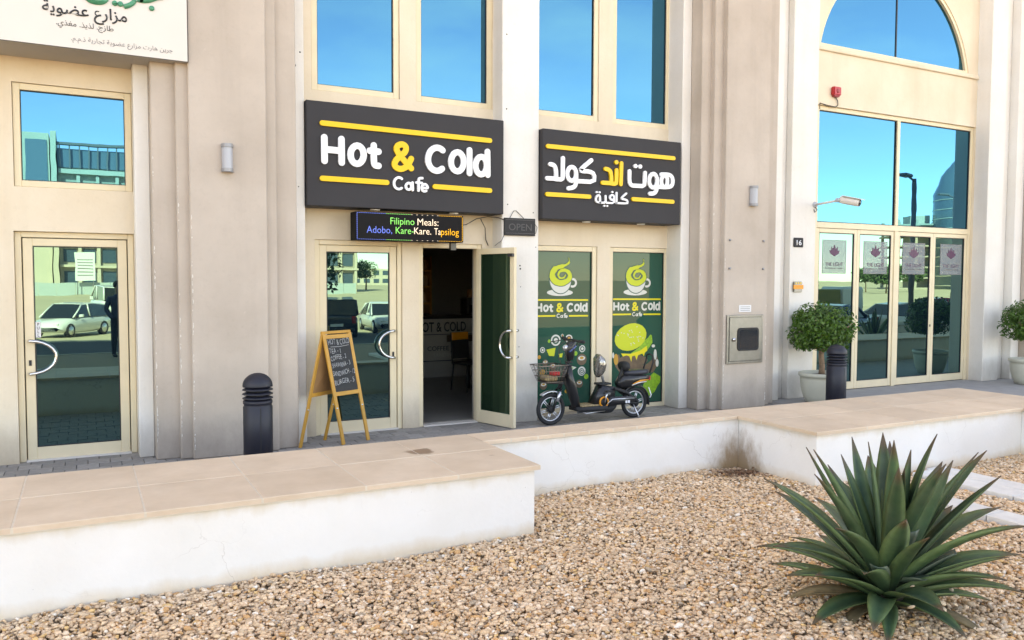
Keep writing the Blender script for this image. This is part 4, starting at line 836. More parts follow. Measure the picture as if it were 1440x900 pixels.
# ================================================================ gravel
gb = MB().add([(-14, -13.0, .0), (14.9, -13.0, .0), (14.9, -2.9, .0), (-14, -2.9, .0)], [(0, 1, 2, 3)]).build('gravel_bed', 'gravel_bed')
tag(gb, 'bed of beige gravel between the planter walls', 'gravel bed', kind='structure')
for o in (gb,): o.location.z = -.045
def gravel():
    rs = np.random.RandomState(5)
    # stones where the forecourt can be seen; density falls away from the open bed
    regs = [(-2.2, -7.6, 8.83, -4.13, 3900), (2.87, -4.13, 5.74, -3.18, 3900), (8.83, -2.0, 8.84, -1.9, 0)]
    pts = []
    for x0, y0, x1, y1, d in regs:
        n = int((x1 - x0) * (y1 - y0) * d)
        pts.append(np.column_stack((rs.uniform(x0, x1, n), rs.uniform(y0, y1, n))))
    P = np.vstack(pts)
    keep = ~((P[:, 0] > 6.17) & (P[:, 0] < 6.45) & (P[:, 1] < -4.25)) & ~((P[:, 0] > 6.90) & (P[:, 0] < 7.47) & (P[:, 1] < -4.25))
    P = P[keep]
    # outside the picture's cone only a thin scatter is needed
    fx, fy = math.cos(_yaw), math.sin(_yaw)
    dx, dy = P[:, 0], P[:, 1] + 9.2
    fw_ = dx * fx + dy * fy; sd = dx * fy - dy * fx
    incone = (fw_ > .8) & (np.abs(sd) < fw_ * .75 + .5)
    P = P[incone | (rs.rand(len(P)) < .35)]
    n = len(P)
    t = (1 + 5 ** .5) / 2
    iv = np.array([(-1, t, 0), (1, t, 0), (-1, -t, 0), (1, -t, 0), (0, -1, t), (0, 1, t), (0, -1, -t), (0, 1, -t), (t, 0, -1), (t, 0, 1), (-t, 0, -1), (-t, 0, 1)]) / math.sqrt(1 + t * t)
    fc = np.array([(0, 11, 5), (0, 5, 1), (0, 1, 7), (0, 7, 10), (0, 10, 11), (1, 5, 9), (5, 11, 4), (11, 10, 2), (10, 7, 6), (7, 1, 8), (3, 9, 4), (3, 4, 2), (3, 2, 6), (3, 6, 8), (3, 8, 9), (4, 9, 5), (2, 4, 11), (6, 2, 10), (8, 6, 7), (9, 8, 1)])
    V = iv[None] * (1 + rs.uniform(-.34, .30, (n, 12, 1)))
    s = rs.gamma(6, .0088 / 6, n) + .003
    S = np.column_stack((s * rs.uniform(.95, 1.75, n), s * rs.uniform(.7, 1.15, n), s * rs.uniform(.45, .8, n)))
    V = V * S[:, None, :]
    # tilt then spin
    a = rs.uniform(0, 2 * np.pi, n); b = rs.normal(0, .5, n)
    cb, sb = np.cos(b)[:, None], np.sin(b)[:, None]
    y, z = V[..., 1] * cb - V[..., 2] * sb, V[..., 1] * sb + V[..., 2] * cb
    ca, sa = np.cos(a)[:, None], np.sin(a)[:, None]
    X = V[..., 0] * ca - y * sa; Y = V[..., 0] * sa + y * ca
    mound = .012 * np.sin(P[:, 0] * 2.1 + 1) * np.sin(P[:, 1] * 2.7) + .008 * np.sin(P[:, 0] * 5.3 + P[:, 1] * 4.1)
    zz = -.030 + mound + rs.uniform(0, .026, n)
    out = np.stack((X + P[:, 0:1], Y + P[:, 1:2], z + zz[:, None]), -1).reshape(-1, 3)
    F = (fc[None] + (np.arange(n) * 12)[:, None, None]).reshape(-1, 3)
    me = bpy.data.meshes.new('gravel')
    me.vertices.add(len(out)); me.vertices.foreach_set('co', out.ravel().astype(np.float32))
    me.loops.add(F.size); me.loops.foreach_set('vertex_index', F.ravel().astype(np.int32))
    me.polygons.add(len(F)); me.polygons.foreach_set('loop_start', np.arange(0, F.size, 3, dtype=np.int32))
    me.polygons.foreach_set('loop_total', np.full(len(F), 3, np.int32))
    me.update(calc_edges=True)
    pal = 1.3 * np.array([(.61, .425, .275), (.55, .365, .225), (.66, .495, .355), (.47, .32, .205), (.62, .43, .27), (.50, .27, .12), (.68, .59, .49), (.33, .245, .175), (.58, .36, .16)])
    pr = np.array([.24, .19, .15, .13, .12, .07, .03, .03, .04]); pr = pr / pr.sum()
    c = pal[rs.choice(len(pal), n, p=pr)] * rs.uniform(.92, 1.10, (n, 1))
    # dry rust-brown litter gathered in the inner corner
    dd = np.hypot(P[:, 0] - 5.56, (P[:, 1] + 3.40) * 1.5) + rs.normal(0, .07, n)
    k = np.clip((.42 - dd) / .3, 0, 1)[:, None]
    c = c * (1 - k) + k * np.array((.16, .07, .035)) * rs.uniform(.5, 1.6, (n, 1))
    col = np.ones((n, 12, 4)); col[..., :3] = c[:, None, :]
    ca_ = me.color_attributes.new('tone', 'FLOAT_COLOR', 'POINT')
    ca_.data.foreach_set('color', col.ravel().astype(np.float32))
    o = link('gravel', me, 'gravel_stone')
    return tag(o, 'loose beige and ochre gravel covering the planting bed', 'gravel', kind='stuff')
gravel()
def litter():
    rs_ = random.Random(11); mb = MB()
    for k in range(150):
        if k < 60: x, y = 5.5 + rs_.gauss(0, .22), -3.38 - abs(rs_.gauss(0, .13))
        else: x, y = rs_.uniform(.0, 8.6), rs_.uniform(-7.2, -4.25)
        a = rs_.uniform(0, 6.28); s = rs_.uniform(.012, .032); z = rs_.uniform(.004, .02); t = rs_.uniform(-.5, .5)
        c, d = math.cos(a), math.sin(a)
        pts = [(-s, 0, 0), (0, -s * .4, s * t * .4), (s, 0, s * .3), (0, s * .4, -s * t * .4), (0, 0, s * .25)]
        mb.add([(x + c * p - d * q, y + d * p + c * q, z + r) for p, q, r in pts], [(0, 1, 4), (1, 2, 4), (2, 3, 4), (3, 0, 4)])
    o = mb.build('leaf_litter', 'litter'); tag(o, 'dry brown leaf litter scattered on the gravel', 'leaf litter', kind='stuff')
simple('litter', (.16, .085, .045), .9, 0, .4, 30)
litter()

# white stone strips set in the gravel
for k, (x0, x1) in enumerate(((7.205, 7.45), (6.93, 7.195), (6.185, 6.435))):
    w = (('far', 'white stone strip in the gravel lying farthest from the agave'), ('mid', 'white stone strip laid against the farthest strip, middle of the three'), ('near', 'single white stone strip in the gravel closest to the agave'))[k][1]
    s_ = tag(empty('stone_strip', ((x0 + x1) / 2, -4.2, 0)), w, 'paving')
    y = -4.19 + [0, -.05, -.03][k]
    for j in range(5):
        L_ = [1.15, .95, 1.2, 1.0, 1.1][(j + k) % 5]
        MB().box(-(x1 - x0) / 2, -L_ + .008, -.045, (x1 - x0) / 2, 0, .022).build('slab', 'stone_strip', s_, bevel=.006, loc=(0, y + 4.2, 0))
        y -= L_

# ================================================================ signs
def strokes(parent, table, y1, th, mapf=None, cm={'w': 'sign_white', 'y': 'sign_yellow'}, names=('bar', 'letter')):
    for nm, c, T, ss in table:
        mb = MB(); k = 0
        for s in ss:
            pts = s; t = T
            if mapf: pts = [mapf(p) for p in s]; t = T * mapf.scale
            mb.stroke(pts, t, y1 - th - .0007 * k, y1); k += 1
        mb.build(nm, cm[c], parent)
sg = tag(empty('shop_sign', (3.42, -.17, 2.655)), 'dark grey cafe sign reading Hot & Cold Cafe in English', 'sign')
sg.location = (0, 0, 0)
MB().box(2.197, -.17, 2.655, 4.645, .18, 3.812).build('sign_board', 'sign_grey', sg, bevel=.006)
strokes(sg, S1, -.1705, .024)
for x in (3.02, 4.02): MB().lathe([(.055, 2.640), (.06, 2.654)], (x, -.05, 0), 14).build('downlight', 'sign_white', sg)
sg2 = tag(empty('shop_sign'), 'dark grey cafe sign lettered in Arabic above the poster windows', 'sign')
MB().box(5.205, -.17, 2.622, 7.44, .18, 3.768).build('sign_board', 'sign_grey', sg2, bevel=.006)
strokes(sg2, S2, -.1705, .024)
for x in (5.95, 6.85): MB().lathe([(.055, 2.607), (.06, 2.621)], (x, -.05, 0), 14).build('downlight', 'sign_white', sg2)

fs = tag(empty('farm_sign'), 'large cream shop sign with black and green Arabic lettering, top left', 'sign')
mb = MB()
ZB = 3.985
for a, b, y in ((-6, .466, .097), (.467, .613, -.143), (.614, .838, -.343), (.839, .951, -.413)): mb.box(a, -.494, ZB, b, y, 6.4)
mb.build('sign_box', 'soffit_panel', fs)
MB().box(-6, -.503, ZB, .951, -.4945, 6.4).build('sign_face', 'panel_white', fs)
MB().box(.9515, -.503, ZB, .956, -.476, 6.4).build('edge_trim', 'panel_edge', fs)
MB().box(-6, -.5045, ZB - .004, .956, -.495, ZB - .0005).build('edge_trim', 'panel_edge', fs)
text_object('lettering', arabic('\u0645\u0632\u0627\u0631\u0639 \u0639\u0636\u0648\u064a\u0629'), 'print_black', fs, -.29, .415, 4.288, -.503, None, .006, .012)
text_object('lettering', arabic('\u0637\u0627\u0632\u062c. \u0644\u0630\u064a\u0630. \u0645\u063a\u0630\u064a.'), 'print_black', fs, -.18, .297, 4.184, -.503, None, .003, .0)
text_object('lettering', arabic('\u062c\u0631\u064a\u0646 \u0647\u0627\u0631\u062a \u0645\u0632\u0627\u0631\u0639 \u0639\u0636\u0648\u064a\u0629 \u062a\u062c\u0627\u0631\u064a\u0629 \u0630.\u0645.\u0645.'), 'print_grey', fs, -.06, .815, 4.055, -.503, None, .002, .0)
text_object('lettering', arabic('\u062c\u0631\u064a\u0646'), 'print_green', fs, .045, .735, 4.50, -.503, None, .012, .02)

# LED message board under the sign
led = tag(empty('led_display'), 'small LED message board listing Filipino meals above the doors', 'sign')
lx = lambda c: 2.783 + ((500 + c / 9) - 505) / 146 * 1.294
MB().box(2.745, -.195, 2.288, 4.085, .02, 2.612).build('case', 'led_face', led, bevel=.005)
for a, b, w, c, z in ((425, 725, 'Filipino', 'green', 2.478), (765, 1035, 'Meals:', 'white', 2.478), (135, 445, 'Adobo,', 'blue', 2.372), (490, 715, 'Kare-', 'green', 2.372), (722, 940, 'Kare.', 'white', 2.372), (980, 1065, 'Ta', 'white', 2.372), (1070, 1305, 'psilog', 'amber', 2.372)):
    text_object('led_word', w, 'led_' + c, led, lx(a), lx(b), z, -.1955, .078, .001, -.004)
segs = {c: MB() for c in ('blue', 'green', 'white', 'amber')}
for k in range(60):
    a = 2.757 + k * .0219; c = 'blue' if k < 16 else 'green' if k < 30 else 'white' if k < 46 else 'amber'
    if c == 'white' and k % 3 != 0: continue
    segs[c].box(a, -.197, 2.597, a + .014, -.1953, 2.602); segs[c].box(a, -.197, 2.297, a + .014, -.1953, 2.301)
for k in range(13):
    z = 2.308 + k * .022
    segs['blue'].box(2.757, -.197, z, 2.762, -.1953, z + .018); segs['amber'].box(4.068, -.197, z, 4.073, -.1953, z + .018)
for c, m_ in segs.items(): m_.build('led_border', 'led_' + c, led)
MB().box(3.98, -.06, 2.20, 4.05, .0, 2.287).build('socket', 'black_plastic', led)

ops = tag(empty('open_sign'), 'small unlit OPEN sign hung on the white pier by a cord', 'sign')
MB().box(4.69, -.112, 2.40, 5.135, -.084, 2.62).build('board', 'matte_black', ops, bevel=.004)
text_object('lettering', 'OPEN', 'print_dim', ops, 4.75, 5.08, 2.465, -.1125, .085, .002, .0)
for z in (2.425, 2.595):
  dm = MB()
  for k in range(26): dm.box(4.715 + k * .0158, -.1145, z, 4.721 + k * .0158, -.1124, z + .006)
  dm.build('led_dots', 'print_grey', ops)['kind'] = 'stuff'
MB().tube([(4.77, -.10, 2.62), (4.83, -.09, 2.71), (4.87, -.085, 2.715), (4.97, -.10, 2.62)], .004, 5).build('cord', 'wire', ops)
cb = tag(empty('sign_cable'), 'thin dark cable looping between the LED board and the OPEN sign', 'cable')
MB().tube([(4.075, -.05, 2.50), (4.2, -.02, 2.52), (4.36, .02, 2.60), (4.5, -.02, 2.63), (4.62, -.09, 2.615), (4.70, -.09, 2.59)], .006, 5).build('cable', 'wire', cb)
MB().tube([(4.42, .02, 2.60), (4.52, .1, 2.5), (4.56, .16, 2.35), (4.60, .17, 2.28)], .006, 5).build('cable', 'wire', cb)
MB().tube([(5.13, -.09, 2.57), (5.17, -.095, 2.51), (5.15, -.095, 2.44), (5.13, -.095, 2.42)], .004, 5).build('cable', 'wire', cb)
MB().tube([(4.70, -.09, 2.41), (4.66, -.086, 2.33), (4.62, .02, 2.27)], .004, 5).build('cable', 'wire', cb)

# ---- printed window films (children of their windows)
LB = PO['logobox']
def map_logo(dx):
    ax0, ax1 = 2.367, 4.447; az0, az1 = 2.88, 3.569
    bx0, bx1 = LB[0][0], LB[1][0]; bz0, bz1 = LB[2][1], LB[0][1]
    f = lambda p: (bx0 + (p[0] - ax0) / (ax1 - ax0) * (bx1 - bx0) - dx, bz0 + (p[1] - az0) / (az1 - az0) * (bz1 - bz0))
    class F: pass
    class M:
        scale = .385
        def __call__(s, p): return f(p)
    return M()
YP = .2352
PC = {'w': 'print_cream', 'y': 'print_yellow'}
def film(win, dx):
    strokes(win, S1, YP - .0005, .0006, map_logo(dx), PC, ())
    sh = lambda pts: [(x - dx, z) for x, z in pts]
    MB().prism(sh(PO['saucer'])[:-1], YP - .001, YP).build('cup_saucer', 'print_cream', win)
    MB().prism([(x, z) for x, z in [(a + (a - (LB[0][0] + LB[1][0]) / 2 + dx) * .06, b - .012) for a, b in sh(PO['bowl'])]], YP - .0014, YP - .0011).build('cup_outline', 'print_film', win)
    MB().prism(sh(PO['bowl']), YP - .002, YP - .0015).build('cup_bowl', 'print_cream', win)
    MB().stroke(sh(PO['handle']), .03, YP - .0024, YP - .0021).build('cup_handle', 'print_cream', win)
    n = len(PO['swirl'])
    MB().stroke(sh(PO['swirl']), [.02, .045, .075, .10, .11, .10, .09, .075, .06, .05, .04, .035, .03], YP - .0030, YP - .0026).build('steam_outline', 'print_film', win)
    MB().stroke(sh(PO['swirl']), [.008, .03, .055, .08, .09, .08, .07, .058, .045, .032, .024, .02, .016], YP - .0036, YP - .0032).build('steam_swirl', 'print_lime', win)
film(pw1, PO['shift']); film(pw2, 0)
def pr(win, pts, mat, k, nm):
    if pts[0] == pts[-1]: pts = pts[:-1]
    return MB().prism(pts, YP - .0006 - .0005 * k, YP - .0003 - .0005 * k).build(nm, mat, win)
pr(pw2, PO['layer'], 'print_brown', 0, 'burger_base'); pr(pw2, PO['patty'], 'print_brown', 1, 'burger_patty')
pr(pw2, PO['lettuce'], 'print_leaf', 2, 'burger_lettuce'); pr(pw2, PO['cheese'], 'print_yellow', 3, 'burger_cheese')
bo = [(x + (x - 6.88) * .05, z + (z - 1.0) * .05) for x, z in PO['bun']]
pr(pw2, PO['bun'], 'print_lime', 4, 'burger_bun'); pr(pw2, PO['tomato'], 'print_orange', 4, 'tomato_slice'); pr(pw2, PO['greens'], 'print_leaf', 1, 'lettuce_leaf')
sm = MB()
for x, z in PO['seeds']: sm.prism([(x + .010 * math.cos(a), z + .006 * math.sin(a)) for a in np.linspace(0, 6.28, 8)[:-1]], YP - .0036, YP - .0030)
sm.build('sesame_seeds', 'print_cream', pw2)
for e in PO['onion']: pr(pw2, e, 'print_cream', 5, 'onion_ring')
def disc(win, x, z, r, mat, k, nm, sq=1.): return pr(win, [(x + r * math.cos(a), z + r * sq * math.sin(a)) for a in np.linspace(0, 2 * math.pi, 25)[:-1]], mat, k, nm)
for i, (k, x, z, r) in enumerate(PO['foods']):
    r *= 1.0
    if k == 0: disc(pw1, x, z, r, 'print_cream', i % 3, 'printed_plate'); disc(pw1, x, z, r * .72, 'print_brown' if i % 2 else 'print_film', 3 + i % 3, 'printed_drink'); disc(pw1, x, z, r * .4, 'print_orange' if i % 2 else 'print_cream', 6, 'printed_drink')
    elif k == 1: pr(pw1, [(x - r, z + r * .5), (x + r, z + r * .8), (x + r * .7, z - r * .8), (x - r * .4, z - r * .7)], 'print_lime', i % 3, 'printed_cup')
    elif k == 2: disc(pw1, x, z, r, 'print_brown', i % 3, 'printed_bowl'); disc(pw1, x, z + r * .25, r * .72, 'print_cream', 3, 'printed_rice', .55); disc(pw1, x, z + r * .3, r * .4, 'print_orange', 4, 'printed_food', .6)
    elif k == 3: disc(pw1, x, z, r, 'print_cream', 0, 'printed_roll'); MB().stroke([(x + r * (.12 + .7 * t / 30) * math.cos(t * .42), z + r * (.12 + .7 * t / 30) * math.sin(t * .42)) for t in range(31)], .011, YP - .0026, YP - .0020).build('printed_spiral', 'print_film', pw1)
    elif k == 4: pr(pw1, [(x - r, z), (x - r * .3, z + r * .4), (x + r, z + r * .1), (x + r * .2, z - r * .35)], 'print_cream', 0, 'printed_fish'); pr(pw1, [(x - r * .6, z), (x - r * .2, z + r * .2), (x + r * .6, z + r * .05), (x, z - r * .15)], 'print_leaf', 1, 'printed_leaf')
    else: disc(pw1, x, z, r, 'print_orange' if i % 2 else 'print_leaf', i % 3, 'printed_bun')

# ---- lobby door stickers: shell emblem and lettering
SX = [(10.73, 11.29), (11.72, 12.32), (12.72, 13.33), (13.76, 14.38)]
for i, d in enumerate(lobby_doors):
    a, b = SX[i]; yy = YL + .0295
    z0, z1 = 1.96, 2.515
    MB().box(a, yy, z0, b, yy + .0012, z1).build('frosted_sticker', 'frosted_film', d)
    bm_ = MB()
    ring(bm_, a, b, z0, z1, .006, yy - .001, yy - .0004); bm_.build('sticker_border', 'print_grey', d)
    cx, w = (a + b) / 2, (b - a)
    sc_ = w / .58
    em = MB()
    for q in range(-2, 3):
        an = math.pi / 2 - q * .44; h = (.20 - .018 * abs(q)) * sc_
        bx, bz = cx, 2.245
        tip = (bx + h * math.cos(an), bz + h * math.sin(an)); nn = (-math.sin(an), math.cos(an)); m1 = (bx + .68 * h * math.cos(an), bz + .68 * h * math.sin(an)); ww = .027 * sc_
        em.prism([(bx, bz - .0), (m1[0] - nn[0] * ww, m1[1] - nn[1] * ww), tip, (m1[0] + nn[0] * ww, m1[1] + nn[1] * ww)], yy - .0022 - .0004 * (q + 2), yy - .0012)
    em.build('shell_emblem', 'print_purple', d)
    text_object('sticker_lettering', 'THE LIGHT', 'print_purple', d, cx - .215 * sc_, cx + .215 * sc_, 2.085, yy - .0005, .062, .001, .0)
    text_object('sticker_lettering', 'COMMERCIAL TOWER', 'print_grey', d, cx - .21 * sc_, cx + .21 * sc_, 2.035, yy - .0005, .026, .001, .0)

# ================================================================ fittings on the walls
def wall_lamp(x, y, z, label):
    t = tag(empty('wall_lamp', (x, y, z)), label, 'lamp', 'cylinder wall lamps')
    n = 12; prof = [(.056 * math.cos(math.pi * k / n), -.085 * math.sin(math.pi * k / n) - .012) for k in range(n + 1)]
    def half(z0, z1, s, nm, mat):
        v = [(a * s, b * s, z0) for a, b in prof] + [(a * s, b * s, z1) for a, b in prof]; m = n + 1
        f = [(k, k + 1, m + k + 1, m + k) for k in range(n)] + [tuple(range(m)), tuple(range(2 * m - 1, m - 1, -1)), (0, m, 2 * m - 1, m - 1)]
        MB().add(v, f).build(nm, mat, t)
    half(-.105, .105, .96, 'diffuser', 'lamp_diffuser'); half(.106, .142, 1.06, 'cap', 'lamp_grey'); half(-.142, -.106, 1.06, 'cap', 'lamp_grey')
    MB().box(-.05, -.012, -.138, .05, -.0005, .138).build('back_plate', 'lamp_grey', t)
wall_lamp(1.315, -.475, 3.065, 'grey half-round wall lamp on the tan pilaster left of the cafe')
wall_lamp(8.47, -.50, 3.045, 'grey half-round wall lamp on the tan pilaster right of the cafe')

cab = tag(empty('fire_hose_cabinet', (8.365, -.50, 1.0)), 'stainless steel wall cabinet with a small dark window', 'cabinet')
ring(MB(), -.345, .345, -.345, .35, .035, -.022, -.0005).build('frame', 'brushed_steel', cab, bevel=.004)
MB().box(-.308, -.030, -.308, .308, -.004, .313).build('cabinet_door', 'brushed_steel', cab, bevel=.008, segs=2)
def rrect(w, h, r, cx=0, cz=0, n=5):
    return [(cx + sx * (w - r) + r * math.cos(a), cz + sz * (h - r) + r * math.sin(a)) for sx, sz, a_ in ((1, 1, 0), (-1, 1, 90), (-1, -1, 180), (1, -1, 270)) for a in [R(a_ + 90 * k / n) for k in range(n + 1)]]
MB().prism(rrect(.20, .165, .05, .045, .0), -.041, -.0302).build('window_rim', 'rubber', cab)
MB().prism(rrect(.17, .135, .04, .045, .0), -.0425, -.0412).build('window_pane', 'car_glass', cab)
MB().lathe([(.028, -.052), (.028, -.03)], (-.225, 0, .0), 14, 'y').build('lock', 'steel', cab)
MB().box(-.012 - .225, -.066, -.006, .012 - .225, -.052, .006).build('key_handle', 'steel', cab)
nt = tag(empty('notice_label', (8.37, -.5, 1.44)), 'small white printed notice above the steel cabinet', 'notice')
MB().box(-.115, -.006, -.05, .115, -.0005, .05).build('card', 'paper', nt)
for z in (.02, -.005, -.03): MB().box(-.09, -.0072, z, .09, -.0061, z + .006).build('print_line', 'print_grey', nt)
sc_o = tag(empty('wall_bolts', (0, 0, 0)), 'four small bolt stubs in the tan pilaster above the notice', 'bolts')
for x in (8.06, 8.70):
    for z in (2.41, 2.01): MB().lathe([(.016, -.52), (.016, -.5)], (x, 0, z), 8, 'y').build('bolt', 'lamp_grey', sc_o)
npl = tag(empty('number_plate', (9.81, -.12, 2.432)), 'dark square plate numbered 16 beside the lobby doors', 'sign')
MB().box(-.105, -.016, -.073, .105, -.0005, .073).build('plate', 'sign_grey', npl, bevel=.012, segs=2)
text_object('number', '16', 'sign_white', npl, -.045, .06, -.04, -.0165, .078, .001, .012)
itc = tag(empty('call_point', (9.805, -.12, 1.745)), 'small yellow and chrome call box below the number plate', 'call box')
MB().box(-.095, -.03, -.085, .095, -.0005, .085).build('box', 'brushed_steel', itc, bevel=.012, segs=2)
MB().box(-.105, -.036, -.035, .105, -.0305, .03).build('band', 'orange', itc)
for x in (-.05, .0, .05): MB().box(x - .012, -.034, .045, x + .012, -.0305, .068).build('button', 'sign_yellow', itc)
alm = tag(empty('fire_alarm', (10.84, .14, 4.90)), 'red fire alarm sounder on the wall above the lobby window', 'alarm')
MB().box(-.085, -.075, -.06, .085, -.0005, .075).build('housing', 'red', alm, bevel=.012, segs=2)
MB().lathe([(.03, -.082), (.035, -.076)], (0, -0.0, .01), 16, 'y').build('sounder', 'dark_red', alm)
MB().box(-.06, -.06, -.085, .06, -.004, -.061).build('strobe', 'dark_red', alm, bevel=.006)
MB().tube([(0, -.02, -.07), (.06, -.02, -.14), (.07, -.02, -.2), (.02, -.015, -.24), (-.2, -.008, -.225), (-.33, -.008, -.21), (-.335, -.008, -.30)], .008, 5).build('wire', 'wire', alm)

ctv = tag(empty('security_camera', (10.19, -.10, 3.03)), 'white security camera on a straight bracket arm by the lobby window', 'camera')
MB().lathe([(.045, -.035), (.05, -.0205)], (-.03, 0, 0), 14, 'y').build('mount', 'lamp_diffuser', ctv)
MB().tube([(-.03, -.03, 0), (-.02, -.44, .03)], .017, 8).build('arm', 'panel_white', ctv)
MB().lathe([(.04, -.03), (.05, 0), (.04, .03)], (-.02, -.46, .035), 12, 'z').build('joint', 'lamp_diffuser', ctv)
cb2 = MB().tube([(0, 0, 0), (.05, 0, 0), (.26, 0, 0), (.30, 0, 0)], [.052, .06, .06, .055], 10).build('housing', 'panel_white', ctv); cb2.location = (0, -.48, .045); cb2.rotation_euler = (0, R(14), R(-72))
sh = MB().box(.03, -.065, .055, .34, .065, .066).build('sunshield', 'panel_white', ctv); sh.location = cb2.location; sh.rotation_euler = cb2.rotation_euler
ln = MB().lathe([(.048, .301), (.045, .306)], (0, 0, 0), 12, 'x').build('lens', 'car_glass', ctv); ln.location = cb2.location; ln.rotation_euler = cb2.rotation_euler
MB().tube([(-.03, -.02, -.03), (-.02, -.06, -.08), (-.04, -.03, -.12), (-.05, -.02, -.07)], .008, 5).build('cable', 'wire', ctv)

# holes and anchor marks left in the piers
def marks(label, pts):
    t = tag(empty('anchor_holes'), label, 'holes')
    for x, y, z, r in pts: r *= .7; MB().lathe([(r * .5, -.003), (r, -.0006)], (x, y, z), 7, 'y').build('hole', 'dark_gasket', t)
marks('small dark anchor holes in the white pier between the two cafe signs', [(4.73, -.08, 4.90, .014), (4.73, -.08, 3.98, .014), (4.75, -.08, 2.79, .013), (5.12, -.08, 2.70, .012), (4.93, -.08, 2.02, .016), (4.935, -.08, 1.98, .018), (4.94, -.08, 1.75, .01), (5.16, -.08, 2.26, .01), (4.92, -.08, .98, .01)])
marks('dark anchor hole and grey patch on the pier left of the English sign', [(2.15, -.12, 4.33, .014), (2.09, -.12, 4.18, .022), (2.12, -.12, 2.86, .01)])

# ================================================================ bollards
def bollard(x, y, label):
    t = tag(empty('bollard', (x, y, 0)), label, 'bollard', 'dark dome-topped bollards')
    b = MB().lathe([(.128, .001), (.137, .004), (.137, .615), (.130, .622), (.130, .64), (.137, .646), (.137, .672), (.118, .68)], n=32).build('post', 'bollard_paint', t)
    MB().box(-.004, -.1385, .01, .004, -.134, .61).build('seam', 'matte_black', t)
    for z in (.685, .726, .767):
        MB().lathe([(.100, z), (.142, z + .006), (.142, z + .014), (.100, z + .034)], n=32).build('louvre', 'bollard_paint', t)
    MB().lathe([(.10, .802), (.140, .806)] + [(.140 * math.cos(a), .815 + .122 * math.sin(a)) for a in np.linspace(0, 1.5, 9)], n=32).build('dome', 'bollard_paint', t)
    MB().lathe([(.095, .66), (.095, .81)], n=24).build('core', 'matte_black', t)
bollard(1.458, -1.2, 'dark bollard in front of the tan pilaster beside the chalkboard')
bollard(9.457, -1.2, 'dark bollard standing in front of the potted tree by the lobby')

# ================================================================ chalkboard A-frame
af = tag(empty('chalkboard_sign', (2.45, -.32, 0)), 'wooden A-frame chalkboard with handwritten cafe prices', 'chalkboard')
c0 = Vector((2.45, -.32, 0))
F1, F2, B1, B2 = Vector((2.50, -.44, 0)), Vector((2.86, -.30, 0)), Vector((2.03, -.40, 0)), Vector((2.42, -.06, 0))
T1, T2 = Vector((2.285, -.40, 1.245)), Vector((2.665, -.20, 1.245))
def bar(mb, a, b, w, d, up):
    a, b = Vector(a), Vector(b); ax = (b - a).normalized(); s = ax.cross(up).normalized() * (w / 2); n = s.cross(ax).normalized() * (d / 2)
    mb.add([a - s - n, a + s - n, a + s + n, a - s + n, b - s - n, b + s - n, b + s + n, b - s + n], [(0, 3, 2, 1), (4, 5, 6, 7), (0, 1, 5, 4), (1, 2, 6, 5), (2, 3, 7, 6), (3, 0, 4, 7)])
def afpanel(fa, fb, nm, front):
    up = (fb - fa).cross(T1 - fa).normalized()
    if up.y > 0: up = -up
    sh = up * .012 if front else -up * .0
    ta, tb = T1 + sh, T2 + sh
    p = lambda u, v: (fa * (1 - u) + fb * u) * (1 - v) + (ta * (1 - u) + tb * u) * v - c0
    for u in (.05, .95):
        mb = MB(); bar(mb, p(u, 0), p(u, .995), .042, .022, up); mb.build('leg', 'wood', af, bevel=.003)
    for v in (.455, .965):
        mb = MB(); bar(mb, p(.09, v), p(.91, v), .045, .02, up); mb.build('rail', 'wood', af, bevel=.003)
    q = [p(.08, .46), p(.92, .46), p(.92, .96), p(.08, .96)]
    n = up * .004
    bd = MB().add([a + n for a in q] + [a - n for a in q], [(0, 1, 2, 3), (7, 6, 5, 4), (0, 4, 5, 1), (1, 5, 6, 2), (2, 6, 7, 3), (3, 7, 4, 0)]).build('board', 'chalkboard' if front else 'board_back', af)
    return p, up
pb, ub = afpanel(B1, B2, 'back', False)
pf, uf = afpanel(F1, F2, 'front', True)
mb = MB(); bar(mb, T1 - c0 + Vector((0, 0, .005)), T2 - c0 + Vector((0, 0, .005)), .03, .03, Vector((0, 0, 1))); mb.build('top_bar', 'wood', af, bevel=.003)
for u in (.05, .95):
    for pp in (pf, pb):
        a = pp(u, .33); MB().lathe([(.009, -.016), (.012, -.012), (.012, .012)], a, 8, 'y').build('bolt', 'steel', af)
chalk_lines = [('HOT & COLD', .14, .88, .893, .05), ('TEA - 1', .13, .52, .818, .044), ('COFFEE - 2', .13, .68, .752, .042), ('SHAWRMA - 3', .14, .78, .686, .042), ('SANDWICH - 12', .12, .90, .612, .044), ('BURGER - 5', .13, .82, .535, .044)]
for k, (s, u0, u1, v, h) in enumerate(chalk_lines):
    o = text_object('chalk_lettering', s, 'chalk', None, 0, 1, 0, 0, 1, .0, .004)
    me = o.data
    me.calc_loop_triangles()
    for vv in me.vertices:
        x, z = vv.co.x, vv.co.z
        wob = .005 * math.sin(x * 9 + k * 2)
        base = pf(u0 + (u1 - u0) * x + .004 * math.sin(z * 3 + x * 19), v + wob + (.015 * x if k > 1 else 0) + z * h)
        vv.co = base + uf * (.0055 + (.0006 if vv.co.y < -1e-6 else 0))
    me.update(); o.parent = af
MB().tube([pf(.2, .875) + uf * .006, pf(.5, .872) + uf * .006, pf(.84, .882) + uf * .006], .0022, 4).build('chalk_underline', 'chalk', af)

